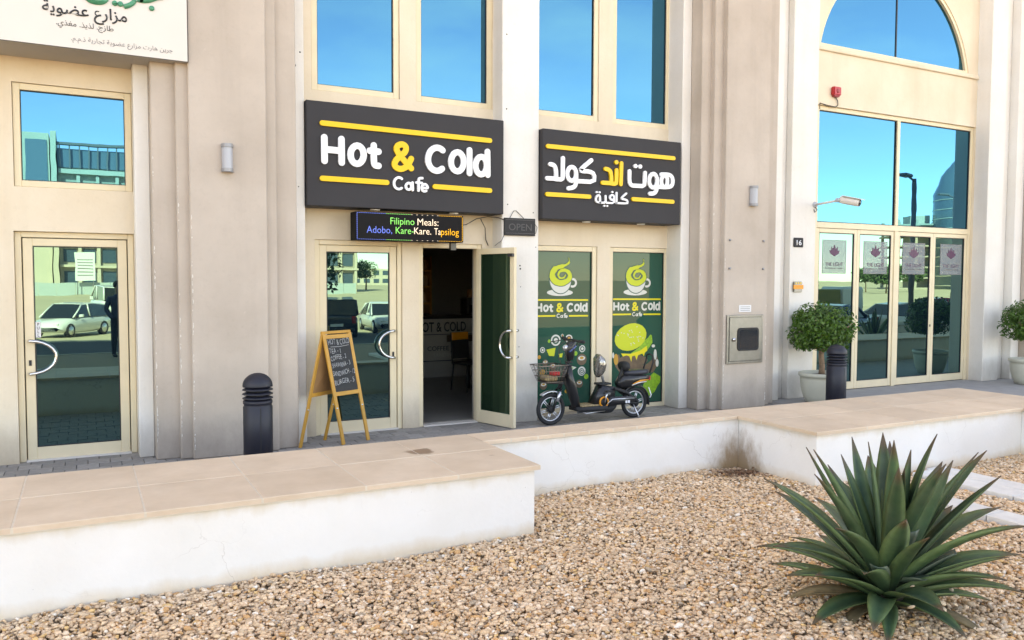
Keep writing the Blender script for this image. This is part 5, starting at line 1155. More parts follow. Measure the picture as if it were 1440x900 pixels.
# ================================================================ potted clipped trees
def leaf_cloud(rs, n, centre, rad, size, lumps=9, inner=.35):
    V = []; F = []
    L = [(Vector((rs.uniform(-1, 1) * .62, rs.uniform(-1, 1) * .62, rs.uniform(-.6, .65))), rs.uniform(.42, .62)) for _ in range(lumps)]
    k = 0
    while k < n:
        c, r = L[rs.randrange(len(L))] if rs.random() < .8 else (Vector((0, 0, 0)), .92)
        d = Vector((rs.gauss(0, 1), rs.gauss(0, 1), rs.gauss(0, 1))).normalized()
        q = c + d * r * (rs.uniform(inner, 1.0) ** .4)
        if q.length > 1.02 or (q.z < -.72): continue
        p = Vector((q.x * rad[0], q.y * rad[1], q.z * rad[2])) + Vector(centre)
        nrm = (d + Vector((rs.gauss(0, .55), rs.gauss(0, .55), rs.gauss(.35, .5)))).normalized()
        a = nrm.orthogonal().normalized(); a = Matrix.Rotation(rs.uniform(0, 6.28), 3, nrm) @ a; b = nrm.cross(a)
        s = size * rs.uniform(.7, 1.25); o = len(V)
        V += [p - a * s, p + b * s * .42 - nrm * s * .06, p + a * s * .95 - nrm * s * .22, p - b * s * .42 - nrm * s * .06, p + nrm * s * .07]
        F += [(o, o + 4, o + 1), (o + 1, o + 4, o + 2), (o + 2, o + 4, o + 3), (o + 3, o + 4, o)]
        k += 1
    return V, F
def potted_tree(x, y, label, seed, rot):
    rs = random.Random(seed)
    t = tag(empty('potted_tree', (x, y, 0), rot), label, 'potted tree', 'clipped trees in pale pots')
    pot = MB().lathe([(.19, .001), (.215, .006), (.26, .10), (.295, .24), (.305, .36), (.300, .40), (.322, .402), (.330, .42), (.330, .452), (.315, .462), (.292, .455), (.280, .40)], n=36).build('pot', 'pale_pot', t)
    MB().lathe([(.282, .40), (.15, .425), (.02, .43)], n=24).build('soil', 'soil', t)
    tr = MB()
    tr.tube([(0, 0, .40), (.015, 0, .55), (-.005, .01, .72), (.0, .0, .84)], [.05, .042, .040, .038], 9)
    for k in range(7):
        a = k * .9 + rs.uniform(-.3, .3); l = rs.uniform(.3, .46)
        tr.tube([(0, 0, .74 + .012 * k), (l * .35 * math.cos(a), l * .35 * math.sin(a), .86 + .02 * k), (l * math.cos(a), l * math.sin(a), 1.02 + rs.uniform(0, .25))], [.026, .017, .008], 6)
    tr.build('trunk', 'bark', t)
    V, F = leaf_cloud(rs, 4200, (0, 0, 1.11), (.52, .52, .43), .038, 14)
    MB().add(V, F).build('crown', 'ficus_leaf', t)
potted_tree(9.82, -.62, 'clipped round tree in a pale pot behind the right bollard', 4, .4)
potted_tree(14.95, -.75, 'clipped tree in a pale pot cut off by the right picture edge', 9, 1.9)

# ================================================================ agave
def agave_leaf(L, W, e0, e1, trunc=False, n=13):
    """One blade growing along +x, curving from elevation e0 to e1, channelled across, ending in a spine."""
    x = z = 0.; V = []; E = []
    for i in range(n + 1):
        t = i / n
        e = e0 + (e1 - e0) * t ** 1.3
        if i: x += L / n * math.cos(e); z += L / n * math.sin(e)
        w = W * (.62 + 1.1 * t - .55 * t * t) * (1 - t ** 3.2) if not trunc else W * (.7 + .5 * t) * (1 - .25 * t ** 6)
        w = max(w, .0015)
        if t > .97 and not trunc: w = .002
        th = .020 * (1 - t) + .003
        nx, nz = -math.sin(e), math.cos(e)
        ch = w * .34
        for yy, up, ed in ((-w, ch, 1.), (-w * .5, ch * .25, .25), (0, 0, 0.), (w * .5, ch * .25, .25), (w, ch, 1.), (w * .5, ch * .25 - th, .3), (0, -th * 1.5, .1), (-w * .5, ch * .25 - th, .3)):
            V.append((x + nx * up, yy, z + nz * up)); E.append(ed)
    F = []
    for i in range(n):
        for k in range(8): F.append((i * 8 + k, i * 8 + (k + 1) % 8, (i + 1) * 8 + (k + 1) % 8, (i + 1) * 8 + k))
    F.append(tuple(range(n * 8, n * 8 + 8)))
    me = bpy.data.meshes.new('leaf'); me.from_pydata(V, [], F)
    a = me.attributes.new('edge', 'FLOAT', 'POINT'); a.data.foreach_set('value', E)
    a = me.attributes.new('tip', 'FLOAT', 'POINT'); a.data.foreach_set('value', [max(0., min(1., (i // 8 / n - .86) / .08)) if not trunc else 0. for i in range(len(E))])
    me.polygons.foreach_set('use_smooth', [True] * len(F))
    bm = bmesh.new(); bm.from_mesh(me); bmesh.ops.recalc_face_normals(bm, faces=bm.faces); bm.to_mesh(me); bm.free()
    return me
simple('dry_leaf', (.22, .16, .085), .8, 0, .3, 20)
def agave(x, y, label, seed, n=74, s=1.):
    rs = random.Random(seed)
    t = tag(empty('agave', (x, y, -.02)), label, 'agave')
    t.scale = (s, s, s)
    core = MB().lathe([(.10, .0), (.12, .08), (.09, .18), (.03, .26)], n=14).build('stem', 'soil', t)
    for i in range(n):
        u = i / (n - 1)                       # 0 innermost .. 1 outermost
        az = i * 2.39996 + rs.uniform(-.16, .16)
        e0 = R(86 - 74 * u ** .85 + rs.uniform(-5, 5))
        e1 = e0 - R(rs.uniform(-8, 26) + 30 * u) + (R(rs.uniform(0, 10)) if u < .4 else 0)
        L = (.84 + .14 * math.sin(math.pi * min(1, u * 1.6)) - .22 * max(0, u - .4) / .6) * rs.uniform(.86, 1.08)
        if u < .3: L *= 1.08
        W = (.052 + .032 * math.sin(math.pi * min(1, .12 + u * .75))) * rs.uniform(.82, 1.12)
        o = link('leaf', agave_leaf(L, W, e0, e1), 'agave_leaf', t)
        o.location = (.045 * math.cos(az) * (.4 + u), .045 * math.sin(az) * (.4 + u), .20 - .17 * u)
        o.rotation_euler = (rs.uniform(-.22, .22), 0, az)
        if u > .93: o.data.materials[0] = MATS['dry_leaf']; o['label'] = 'dry brown lower leaf'
    if n > 50:
        # broken grey stubs facing the camera, and gravel caught among the blades
        for az, e, L, W, z in ((R(-118), R(62), .42, .072, .24), (R(-95), R(20), .22, .055, .22), (R(-60), R(42), .40, .060, .18), (R(-150), R(38), .38, .055, .17)):
            o = link('broken_leaf', agave_leaf(L, W, e, e - R(6), True, 7), 'agave_grey', t)
            o.location = (.09 * math.cos(az), .09 * math.sin(az), z); o.rotation_euler = (0, 0, az)
            o['label'] = 'short broken grey-green leaf stub'
        for k in range(9):
            a = R(-115 + k * 13 + rs.uniform(-6, 6)); rr = rs.uniform(.16, .42); q = rs.uniform(.014, .024)
            st_ = MB().lathe([(q * .3, -q * .5), (q, -q * .2), (q * .9, q * .3), (q * .3, q * .55)], n=7).build('caught_stone', 'caught_stone', t)
            st_.location = (rr * math.cos(a), rr * math.sin(a), .30 - rr * .42); st_.rotation_euler = (rs.uniform(0, 1), rs.uniform(0, 1), rs.uniform(0, 6)); st_.scale = (1.3, .9, .8)
    return t
simple('caught_stone', (.66, .50, .35), .9, 0, .2, 40)
agave(4.02, -6.18, 'large dark green agave growing in the gravel in the foreground', 8, 60, .86)
agave(19.2, -5.4, 'agave in the far bed mirrored in the lobby doors', 12, 26, .95)
agave(21.5, -5.7, 'small agave at the far end of the bed beyond the lobby', 14, 22, .8)

# ================================================================ electric bike
BX, BY = 5.84, -.43
bk = tag(empty('electric_bike', (BX, BY, 0)), 'small black electric bike with wire basket parked before the posters', 'bike')
def V3(x, z, y=0): return (x - BX, y, z)
def wheel(x, z, r, nm, rear):
    w = empty(nm, V3(x, z)); w.parent = bk
    MB().tube([(r * math.cos(a), 0, r * math.sin(a)) for a in np.linspace(0, 2 * math.pi, 37)[:-1]], .026, 10, True).build('tyre', 'rubber', w)
    rm = MB().tube([((r - .032) * math.cos(a), 0, (r - .032) * math.sin(a)) for a in np.linspace(0, 2 * math.pi, 37)[:-1]], .009, 8, True)
    for k in range(6):
        for d in (-.12, .12):
            a = k * math.pi / 3 + .25
            rm.tube([(.045 * math.cos(a + d * 2.2), 0, .045 * math.sin(a + d * 2.2)), ((r - .035) * math.cos(a + d * .62), 0, (r - .035) * math.sin(a + d * .62))], [.0075, .006], 6)
    rm.build('rim', 'alloy', w)
    MB().lathe([(.03, -.055), (.06 if rear else .045, -.03), (.06 if rear else .045, .03), (.03, .055)], n=18, axis='y').build('hub', 'matte_black', w)
    return w
RW = .205
wheel(5.19, .207, RW - .024, 'front_wheel', 0); wheel(6.485, .207, RW - .024, 'rear_wheel', 1)
P = bk
MB().tube([V3(5.19, .207, .065), V3(5.25, .36, .06), V3(5.32, .46, .05)], .016, 8).tube([V3(5.19, .207, -.065), V3(5.25, .36, -.06), V3(5.32, .46, -.05)], .016, 8).tube([V3(5.31, .45), V3(5.40, .66), V3(5.47, .86)], .028, 10).build('fork', 'black_plastic', P)
MB().tube([V3(5.245, .31, -.07), V3(5.29, .43, -.062)], .021, 8).tube([V3(5.245, .31, .07), V3(5.29, .43, .062)], .021, 8).build('shock_sleeve', 'alloy', P)
def arcband(cx, cz, r, a0, a1, hw, th, nm, mat):
    v = []; f = []; n = 12
    for k in range(n + 1):
        a = R(a0 + (a1 - a0) * k / n)
        for rr, yy in ((r, -hw), (r + th, -hw * .6), (r + th, hw * .6), (r, hw)): v.append((cx - BX + rr * math.cos(a), yy, cz + rr * math.sin(a)))
    for k in range(n):
        for q in range(4): f.append((k * 4 + q, k * 4 + (q + 1) % 4, k * 4 + 4 + (q + 1) % 4, k * 4 + 4 + q))
    f += [(0, 1, 2, 3), (n * 4 + 3, n * 4 + 2, n * 4 + 1, n * 4)]
    return MB().add(v, f, True).build(nm, mat, P)
arcband(5.19, .207, .222, 48, 128, .045, .016, 'front_mudguard', 'alloy')
arcband(6.485, .207, .225, -12, 150, .045, .016, 'rear_mudguard', 'black_plastic')
MB().tube([V3(6.69, .40, -.045), V3(6.735, .30, -.045), V3(6.715, .26, -.045)], .008, 6).build('mudguard_stay', 'sign_white', P)
# steering column, leg shield, head, handlebar
def loft(rings, nm, mat, par=None, bevel=0):
    m = len(rings[0]); v = [p for r in rings for p in r]; f = []
    for i in range(len(rings) - 1):
        for k in range(m): f.append((i * m + k, i * m + (k + 1) % m, (i + 1) * m + (k + 1) % m, (i + 1) * m + k))
    f += [tuple(range(m - 1, -1, -1)), tuple(range((len(rings) - 1) * m, len(rings) * m))]
    return MB().add(v, f, True).build(nm, mat, par or P)
def oval(x, z, a, b, n=12, tilt=0):
    """ring lying across the bike (x-y plane), half-length a along x, half-width b"""
    return [(x - BX + a * math.cos(t) * math.cos(tilt), b * math.sin(t), z + a * math.cos(t) * math.sin(tilt)) for t in np.linspace(0, 2 * math.pi, n + 1)[:-1]]
loft([oval(5.57, .20, .055, .06), oval(5.53, .34, .060, .09), oval(5.48, .50, .066, .115), oval(5.45, .62, .05, .09), oval(5.455, .74, .036, .045)], 'leg_shield', 'black_plastic')
for z, x in ((.74, 5.455), (.78, 5.462), (.82, 5.47)): MB().lathe([(.046, z), (.046, z + .018)], (x - BX, 0, 0), 14).build('column_ring', 'matte_black', P)
loft([oval(5.47, .82, .045, .045), oval(5.47, .90, .06, .06), oval(5.46, .97, .075, .075), oval(5.49, 1.04, .065, .07), oval(5.52, 1.075, .035, .045)], 'head_cover', 'black_plastic')
MB().lathe([(.001, -.030), (.035, -.022), (.048, .0), (.04, .03)], V3(5.405, .975), 16, 'x').build('headlight', 'alloy', P)
MB().lathe([(.028, -.034), (.02, -.030)], V3(5.405, .975), 14, 'x').build('headlight_lens', 'lamp_lens', P)
loft([[V3(5.41, .93, -.060), V3(5.53, 1.02, -.060), V3(5.54, 1.0, -.064), V3(5.43, .915, -.064)], [V3(5.42, .94, -.079), V3(5.50, 1.0, -.079), V3(5.51, .985, -.08), V3(5.44, .93, -.08)]], 'blue_panel', 'car_blue')
MB().tube([V3(5.44, 1.075, -.33), V3(5.50, 1.06, -.22), V3(5.50, 1.075, -.05), V3(5.50, 1.075, .05), V3(5.52, 1.06, .22), V3(5.58, 1.07, .33)], .014, 8).build('handlebar', 'matte_black', P)
for s in (-1, 1):
    a, b = ((5.44, 1.075, -.33), (5.41, 1.078, -.42)) if s < 0 else ((5.58, 1.07, .33), (5.62, 1.07, .42))
    MB().tube([V3(a[0], a[1], a[2] * .85), V3(b[0], b[1], b[2])], .021, 8).build('grip', 'rubber', P)
    MB().tube([V3(5.46, 1.06, s * .20), V3(5.41, 1.04, s * .28), V3(5.40, 1.03, s * .36)], .007, 6).build('brake_lever', 'matte_black', P)
MB().tube([V3(5.47, 1.05, -.10), V3(5.36, .99, -.12), V3(5.34, .86, -.08), V3(5.40, .70, -.06)], .006, 5).tube([V3(5.47, 1.05, .10), V3(5.37, 1.0, .10), V3(5.35, .84, .07), V3(5.41, .68, .05)], .006, 5).build('brake_cable', 'wire', P)
# wire basket
bs = empty('basket', V3(5.17, .56)); bs.parent = P
mb = MB()
def rect(z, hx, hy, dx=0): return [(dx - hx, -hy, z), (dx + hx, -hy, z), (dx + hx, hy, z), (dx - hx, hy, z)]
LEV = [(0, .125, .11, .01), (.07, .145, .125, .0), (.14, .165, .14, -.005), (.21, .185, .155, -.01)]
for i, l in enumerate(LEV): mb.tube(rect(*l), .007 if i == 3 else .004, 5, True)
for k in range(9):
    u = -1 + k / 4
    for s in (-1, 1):
        mb.tube([(l[3] + u * l[1], s * l[2], l[0]) for l in LEV], .003, 4); mb.tube([(l[3] + s * l[1], u * l[2], l[0]) for l in LEV], .003, 4)
    mb.tube([(.01 + u * .125, -.11, 0), (.01 + u * .125, .11, 0)], .003, 4)
mb.build('mesh', 'steel_wire', bs)
MB().box(-.10, -.09, .008, .08, .09, .075).build('parcel', 'straw', bs, bevel=.02)
MB().box(.00, -.10, .08, .10, .02, .13).build('red_packet', 'red', bs, bevel=.01)
loft([[V3(5.06, .575, -.1), V3(5.33, .55, -.1), V3(5.33, .55, .1), V3(5.06, .575, .1)], [V3(5.08, .545, -.1), V3(5.33, .525, -.1), V3(5.33, .525, .1), V3(5.08, .545, .1)]], 'basket_bracket', 'matte_black')
# footboard, battery box, frame
loft([[V3(5.54, .16, s * .13) for s in (-1, 1)] + [V3(5.54, .215, s * .13) for s in (1, -1)], [V3(5.97, .15, s * .13) for s in (-1, 1)] + [V3(5.97, .215, s * .13) for s in (1, -1)]], 'footboard', 'matte_black')
MB().box(-.25, -.11, .2155, .03, .11, .235).build('floor_mat', 'straw', P, bevel=.006)
loft([[V3(5.79, .22, s * .085) for s in (-1, 1)] + [V3(5.93, .475, s * .07) for s in (1, -1)], [V3(6.10, .22, s * .085) for s in (-1, 1)] + [V3(6.14, .44, s * .07) for s in (1, -1)]], 'battery_box', 'black_plastic')
MB().box(5.885 - BX, -.075, .475, 6.07 - BX, .075, .50).build('battery_lid', 'matte_black', P, bevel=.008)
loft([oval(5.97, .11, .15, .09), oval(6.0, .16, .18, .10), oval(6.02, .20, .18, .10)], 'motor_cover', 'matte_black')
MB().tube([V3(5.60, .17), V3(5.62, .125, .04), V3(5.95, .125, .04)], .015, 8).tube([V3(5.62, .15, -.09), V3(5.66, .13, -.1), V3(5.95, .15, -.1)], .011, 7).build('lower_frame', 'alloy', P)
MB().tube([V3(6.0, .24, -.055), V3(6.485, .207, -.075)], .017, 8).tube([V3(6.0, .24, .055), V3(6.485, .207, .075)], .017, 8).tube([V3(6.06, .44, -.05), V3(6.22, .40, -.06), V3(6.485, .23, -.075)], .016, 8).tube([V3(6.06, .44, .05), V3(6.22, .40, .06), V3(6.485, .23, .075)], .016, 8).build('rear_frame', 'matte_black', P)
# crank with orange ring, chain cover
MB().tube([(5.925 - BX + .062 * math.cos(a), -.112, .262 + .062 * math.sin(a)) for a in np.linspace(0, 6.2832, 25)[:-1]], .012, 8, True).build('chain_ring', 'orange', P)
MB().lathe([(.05, -.118), (.05, -.09)], V3(5.925, .262), 18, 'y').build('chain_disc', 'matte_black', P)
MB().tube([V3(5.925, .262, -.135), V3(5.955, .40, -.14)], .011, 7).tube([V3(5.925, .262, .10), V3(5.895, .13, .135)], .011, 7).build('crank_arm', 'alloy', P)
MB().box(5.915 - BX, -.20, .395, 6.0 - BX, -.13, .415).build('pedal', 'rubber', P, bevel=.004)
loft([[V3(5.95, .20, -.118), V3(5.95, .325, -.118), V3(5.95, .325, -.095), V3(5.95, .20, -.095)], [V3(6.42, .24, -.118), V3(6.42, .31, -.118), V3(6.42, .31, -.095), V3(6.42, .24, -.095)]], 'chain_cover', 'black_plastic')
MB().tube([V3(5.97, .235, -.121), V3(6.05, .29, -.121), V3(6.40, .285, -.121)], .008, 6).build('cover_trim', 'alloy', P)
MB().box(6.26 - BX, -.1225, .225, 6.29 - BX, -.1185, .262).box(6.30 - BX, -.1225, .225, 6.33 - BX, -.1185, .262).build('cover_lettering', 'sign_white', P)
# rider's saddle, wrapped and tipped up on its post
MB().tube([V3(6.0, .45), V3(5.965, .60), V3(5.955, .68)], .017, 8).build('seat_post', 'alloy', P)
s_ = MB()
rings = []
for t, rx, ry in ((0, .02, .03), (.12, .05, .07), (.3, .068, .10), (.55, .066, .12), (.8, .055, .115), (1, .02, .05)):
    rings.append([(5.90 - BX + rx * math.cos(a) + .03 * math.sin(3 * t), ry * math.sin(a), .575 + .30 * t) for a in np.linspace(0, 6.2832, 15)[:-1]])
loft(rings, 'saddle', 'chrome_wrap')
# rear body, pillion seat, backrest, rack
rings = []
for x, z0, z1, w in ((6.20, .42, .50, .05), (6.28, .39, .58, .08), (6.42, .40, .58, .105), (6.60, .44, .575, .10), (6.70, .49, .56, .06)):
    rings.append([V3(x, z0 + .03, -w * .7), V3(x, z0, 0), V3(x, z0 + .03, w * .7), V3(x, (z0 + z1) / 2 + .03, w), V3(x, z1, w * .8), V3(x, z1, -w * .8), V3(x, (z0 + z1) / 2 + .03, -w)])
loft(rings, 'rear_body', 'black_plastic')
MB().tube([V3(6.38, .475, -.119), V3(6.50, .51, -.123), V3(6.64, .515, -.108)], [.005, .013, .006], 6).build('orange_stripe', 'orange', P)
MB().tube([V3(6.36, .455, -.118), V3(6.48, .487, -.122), V3(6.60, .492, -.114)], [.004, .008, .004], 6).build('white_stripe', 'sign_white', P)
loft([oval(6.50, .585, .19, .09, 16), oval(6.51, .605, .205, .105, 16), oval(6.51, .635, .20, .10, 16), oval(6.51, .645, .16, .07, 16)], 'pillion_seat', 'seat_vinyl')
MB().tube([V3(6.22, .44), V3(6.25, .58), V3(6.30, .68)], .022, 8).build('backrest_post', 'matte_black', P)
loft([[V3(6.285 + .03 * 0 + d, .70 + .065 * math.sin(a), .10 * math.cos(a)) for a in np.linspace(0, 6.2832, 17)[:-1]] for d in (0, .03, .06)], 'backrest', 'matte_black')
MB().tube([V3(6.68, .60, -.08), V3(6.735, .74, -.08), V3(6.74, .83, -.06), V3(6.74, .845, 0), V3(6.74, .83, .06), V3(6.735, .74, .08), V3(6.68, .60, .08)], .011, 8).build('grab_rail', 'matte_black', P)
MB().box(6.695 - BX, -.05, .495, 6.725 - BX, .05, .555).build('tail_light', 'red', P, bevel=.008)
MB().tube([V3(6.40, .20, -.10), V3(6.44, .07, -.15), V3(6.46, .006, -.17)], .009, 6).build('kickstand', 'alloy', P)
MB().tube([V3(6.12, .42, -.07), V3(6.30, .36, -.09), V3(6.44, .26, -.09)], .02, 8).build('shock_absorber', 'matte_black', P)

# ================================================================ inside the cafe
ct = tag(empty('cafe_counter', (5.9, 4.9, 0)), 'pale cafe counter lettered HOT & COLD inside the open door', 'counter')
MB().box(-1.6, 0, .001, 2.6, .6, 1.10).build('front_panel', 'counter_front', ct)
MB().box(-1.65, -.05, 1.102, 2.65, .65, 1.15).build('counter_top', 'counter_top', ct)
MB().box(-1.6, -.004, .30, 2.6, -.0005, .315).box(-1.6, -.004, .80, 2.6, -.0005, .812).build('panel_groove', 'counter_top', ct)
text_object('counter_lettering', 'HOT & COLD', 'counter_top', ct, -.46, .55, .86, -.001, .18, .004, .012)
text_object('counter_lettering', 'COFFEE JUICE', 'counter_top', ct, -.24, .54, .50, -.001, .085, .004, .0)
text_object('counter_lettering', 'SANDWICHES', 'print_cream', ct, -.12, .52, .38, -.001, .07, .004, .0)
MB().box(.15, -.005, .66, .9, -.0006, .79).build('menu_panel', 'print_brown', ct)
chb = tag(empty('cafe_chair', (5.62, 3.0, 0), .3), 'dark dining chair with orange top rail inside the cafe', 'chair')
MB().box(-.20, -.20, .44, .20, .20, .48).build('seat', 'matte_black', chb, bevel=.01)
for a in (-1, 1):
    for b in (-1, 1): MB().tube([(a * .17, b * .17, .44), (a * .20, b * .20, .001)], .014, 6).build('leg', 'matte_black', chb)
    MB().tube([(a * .18, .19, .46), (a * .18, .22, .96)], .014, 6).build('back_post', 'matte_black', chb)
MB().box(-.18, .19, .52, .18, .215, .83).build('backrest', 'matte_black', chb, bevel=.01)
MB().box(-.18, .187, .832, .18, .225, .96).build('top_rail', 'orange', chb, bevel=.012)
shf = tag(empty('wall_shelf', (5.72, 5.95, 0)), 'dark wall shelves of jars behind the cafe counter', 'shelf')
for z in (1.35, 1.68, 2.0): MB().box(-.55, -.2, z, .35, .2, z + .03).build('shelf_board', 'wood', shf)
for x in (-.56, .36): MB().box(x - .012, -.2, 1.15, x + .012, .2, 2.3).build('upright', 'wood', shf)
MB().box(-.6, .21, 1.15, .4, .23, 2.3).build('back_panel', 'counter_top', shf)
cm = tag(empty('coffee_machine', (6.75, 5.2, 1.15)), 'small steel machine standing on the cafe counter', 'machine')
MB().box(-.2, -.15, .0, .2, .2, .34).build('housing', 'brushed_steel', cm, bevel=.02)
MB().box(-.16, -.19, .05, .16, -.151, .2).build('bay', 'matte_black', cm)
MB().lathe([(.05, .341), (.055, .36), (.05, .5)], (-.08, 0, 0), 12).build('hopper', 'jar', cm)
rs = random.Random(6)
for z in (1.38, 1.71, 2.03):
    for k in range(5):
        j = tag(MB().lathe([(.05, 0), (.055, .02), (.055, .15), (.03, .18), (.03, .2)], n=10).build('jar', 'jar' if k % 3 else 'print_cream', None), 'small jar standing on the shelf behind the counter', 'jar', 'jars on the cafe shelves')
        j.location = (5.25 + k * .18 + rs.uniform(-.02, .02), 5.82, z)

# ================================================================ across the road (seen mirrored in the glass)
def car(name, label, loc, heading, paint, kind='hatch', cat='car'):
    t = tag(empty(name, loc, heading), label, cat)
    L, Wd, H = {'hatch': (1.9, .83, 1.48), 'suv': (2.25, .92, 1.72), 'van': (2.4, .92, 2.1), 'sedan': (2.3, .88, 1.45)}[kind]
    belt = H * .60
    def ring(x, w, z0, z1, r=.12):
        return [(x, -w + r, z0), (x, w - r, z0), (x, w, z0 + r), (x, w, z1 - r * 1.4), (x, w - r, z1), (x, -w + r, z1), (x, -w, z1 - r * 1.4), (x, -w, z0 + r)]
    hood = belt * (.86 if kind != 'van' else 1.0)
    st = [(-L, .80, .40, belt * .85), (-L + .08, .95, .28, belt), (-L * .6, 1, .2, belt * 1.03), (0, 1, .2, belt * 1.02), (L * .42, 1, .2, belt), (L * .62, .99, .2, hood * 1.04), (L - .22, .93, .22, hood * .93), (L - .03, .82, .3, hood * .72), (L, .72, .36, hood * .6)]
    R_ = [ring(x, Wd * w, z0, z1) for x, w, z0, z1 in st]
    m = 8; v = [p for r in R_ for p in r]; f = [(i * m + k, i * m + (k + 1) % m, (i + 1) * m + (k + 1) % m, (i + 1) * m + k) for i in range(len(R_) - 1) for k in range(m)]
    f += [tuple(range(m - 1, -1, -1)), tuple(range((len(R_) - 1) * m, len(R_) * m))]
    MB().add(v, f, True).build('body', paint, t)
    if kind in ('hatch',): cs = [(-L + .12, belt * .98, .70), (-L + .40, H * .93, .66), (-.45, H, .66), (.25, H * .97, .66), (L * .53, belt, .74)]
    elif kind == 'sedan': cs = [(-L * .72, belt, .74), (-L * .38, H * .95, .66), (-.2, H, .66), (.35, H * .96, .66), (L * .48, belt, .74)]
    else: cs = [(-L + .04, belt, .80), (-L + .22, H * .96, .74), (-.6, H, .74), (.45, H * .98, .74), (L * (.55 if kind == 'suv' else .72), belt, .80)]
    W2 = [[(x, -Wd * .95, belt * .95), (x, Wd * .95, belt * .95), (x, w * Wd / .83 * .98, z), (x, -w * Wd / .83 * .98, z)] for x, z, w in cs]
    v = [p for r in W2 for p in r]; f = [(i * 4 + k, i * 4 + (k + 1) % 4, i * 4 + 4 + (k + 1) % 4, i * 4 + 4 + k) for i in range(4) for k in range(4)] + [(3, 2, 1, 0), (16, 17, 18, 19)]
    MB().add(v, f).build('glasshouse', 'car_glass', t, bevel=.03)
    rp = [(x, z, w) for x, z, w in cs[1:4]]
    v = [(x, s * w * Wd / .83 * .93, z + .025) for x, z, w in rp for s in (-1, 1)] + [(x, s * w * Wd / .83 * 1.0, z - .035) for x, z, w in rp for s in (-1, 1)]
    MB().add(v, [(0, 1, 3, 2), (2, 3, 5, 4), (0, 2, 8, 6), (2, 4, 10, 8), (1, 7, 9, 3), (3, 9, 11, 5), (0, 6, 7, 1), (4, 5, 11, 10)]).build('roof', paint, t)
    for s in (-1, 1):
        for (xa, za, wa), (xb, zb, wb) in zip(cs, cs[1:]):
            pass
        mb = MB()
        mb.tube([(cs[3][0], s * cs[3][2] * Wd / .83 * .99, cs[3][1]), (cs[4][0], s * Wd * .96, cs[4][1])], .035, 5); mb.tube([(cs[1][0], s * cs[1][2] * Wd / .83 * .99, cs[1][1]), (cs[0][0], s * Wd * .96, cs[0][1])], .05, 5)
        mb.tube([((cs[2][0] + cs[3][0]) / 2 - .05, s * cs[2][2] * Wd / .83 * .995, H * .98), ((cs[2][0] + cs[3][0]) / 2 - .05, s * Wd * .965, belt)], .035, 5)
        mb.build('pillar', paint, t)
        MB().box(L - .32, s * Wd * .62 - .12, hood * .66, L - .06, s * Wd * .62 + .12, hood * .86).build('headlight', 'lamp_lens', t, bevel=.03)
        MB().box(-L - .012, s * Wd * .78 - .09, belt * .62, -L + .10, s * Wd * .78 + .09, belt * .95).build('tail_light', 'tail_red', t, bevel=.02)
        MB().box(L * .30, s * (Wd + .08) - .09, belt * .98, L * .30 + .12, s * (Wd + .08) + .09, belt * 1.12).build('wing_mirror', paint, t, bevel=.02)
        for x in (-L * .62, L * .64):
            MB().lathe([(.24, -.1), (.31, -.09), (.32, 0), (.31, .09), (.24, .1)], (x, s * (Wd - .09), .32), 20, 'y').build('tyre', 'rubber', t)
            MB().lathe([(.02, -.115), (.21, -.10), (.21, .10), (.02, .115)], (x, s * (Wd - .09), .32), 14, 'y').build('wheel_rim', 'alloy', t)
    MB().box(-L - .02, -.26, belt * .5, -L + .02, .26, belt * .62).build('number_plate', 'paper', t)
    MB().box(-L - .05, -Wd * .8, .30, -L + .1, Wd * .8, .46).build('bumper', 'matte_black' if kind in ('suv', 'van') else paint, t, bevel=.03)
    return t
ZG = -.74
car('parked_car', 'white hatchback parked across the road', (-.55, -31.6, ZG), math.atan2(.84, -.54), 'car_white', 'hatch')
car('parked_van', 'white van parked behind the hatchback across the road', (1.5, -48.5, ZG), R(-100), 'car_white', 'van', 'van')
car('parked_car', 'black sport utility car parked across the road', (9.9, -26.3, -.70), R(-78), 'car_black', 'suv')
car('parked_car', 'white sedan parked beside the black car', (13.2, -29.0, ZG), R(95), 'car_white', 'sedan')
car('parked_car', 'blue sedan parked farther along the road', (30.5, -16.5, -.70), R(170), 'car_blue', 'sedan')
car('parked_car', 'silver car parked along the road near the lobby', (24.6, -15.9, -.70), R(4), 'car_silver', 'suv')
car('parked_car', 'red car parked on the sand beyond the road', (50, -24.5, -.70), R(20), 'car_red', 'sedan')
car('parked_car', 'white car parked far along the road', (56, -24, -.70), R(8), 'car_white', 'suv')
car('parked_car', 'dark blue car parked nearest the lobby entrance', (20.8, -16.2, -.70), R(178), 'car_blue', 'hatch')
car('parked_car', 'white sedan in the shaded row by the road', (36.2, -17.2, -.70), R(6), 'car_white', 'sedan')
car('parked_car', 'black sedan at the end of the shaded row', (42.5, -18.0, -.70), R(184), 'car_black', 'sedan')
tk = tag(empty('cargo_truck', (37.5, -24.0, -.70), R(12)), 'yellow box truck parked along the road', 'truck')
MB().box(-3.2, -1.1, .9, 1.2, 1.1, 2.05).build('cargo_box', 'truck_yellow', tk, bevel=.04)
MB().box(1.25, -1.0, .5, 2.9, 1.0, 2.2).build('cab', 'car_white', tk, bevel=.15)
MB().box(-3.1, -.8, .55, 2.6, .8, .88).build('chassis', 'matte_black', tk)
for x in (-2.2, 2.1):
    for s in (-1, 1): MB().lathe([(.3, -.12), (.42, -.1), (.42, .1), (.3, .12)], (x, s * .9, .42), 18, 'y').build('wheel', 'rubber', tk)

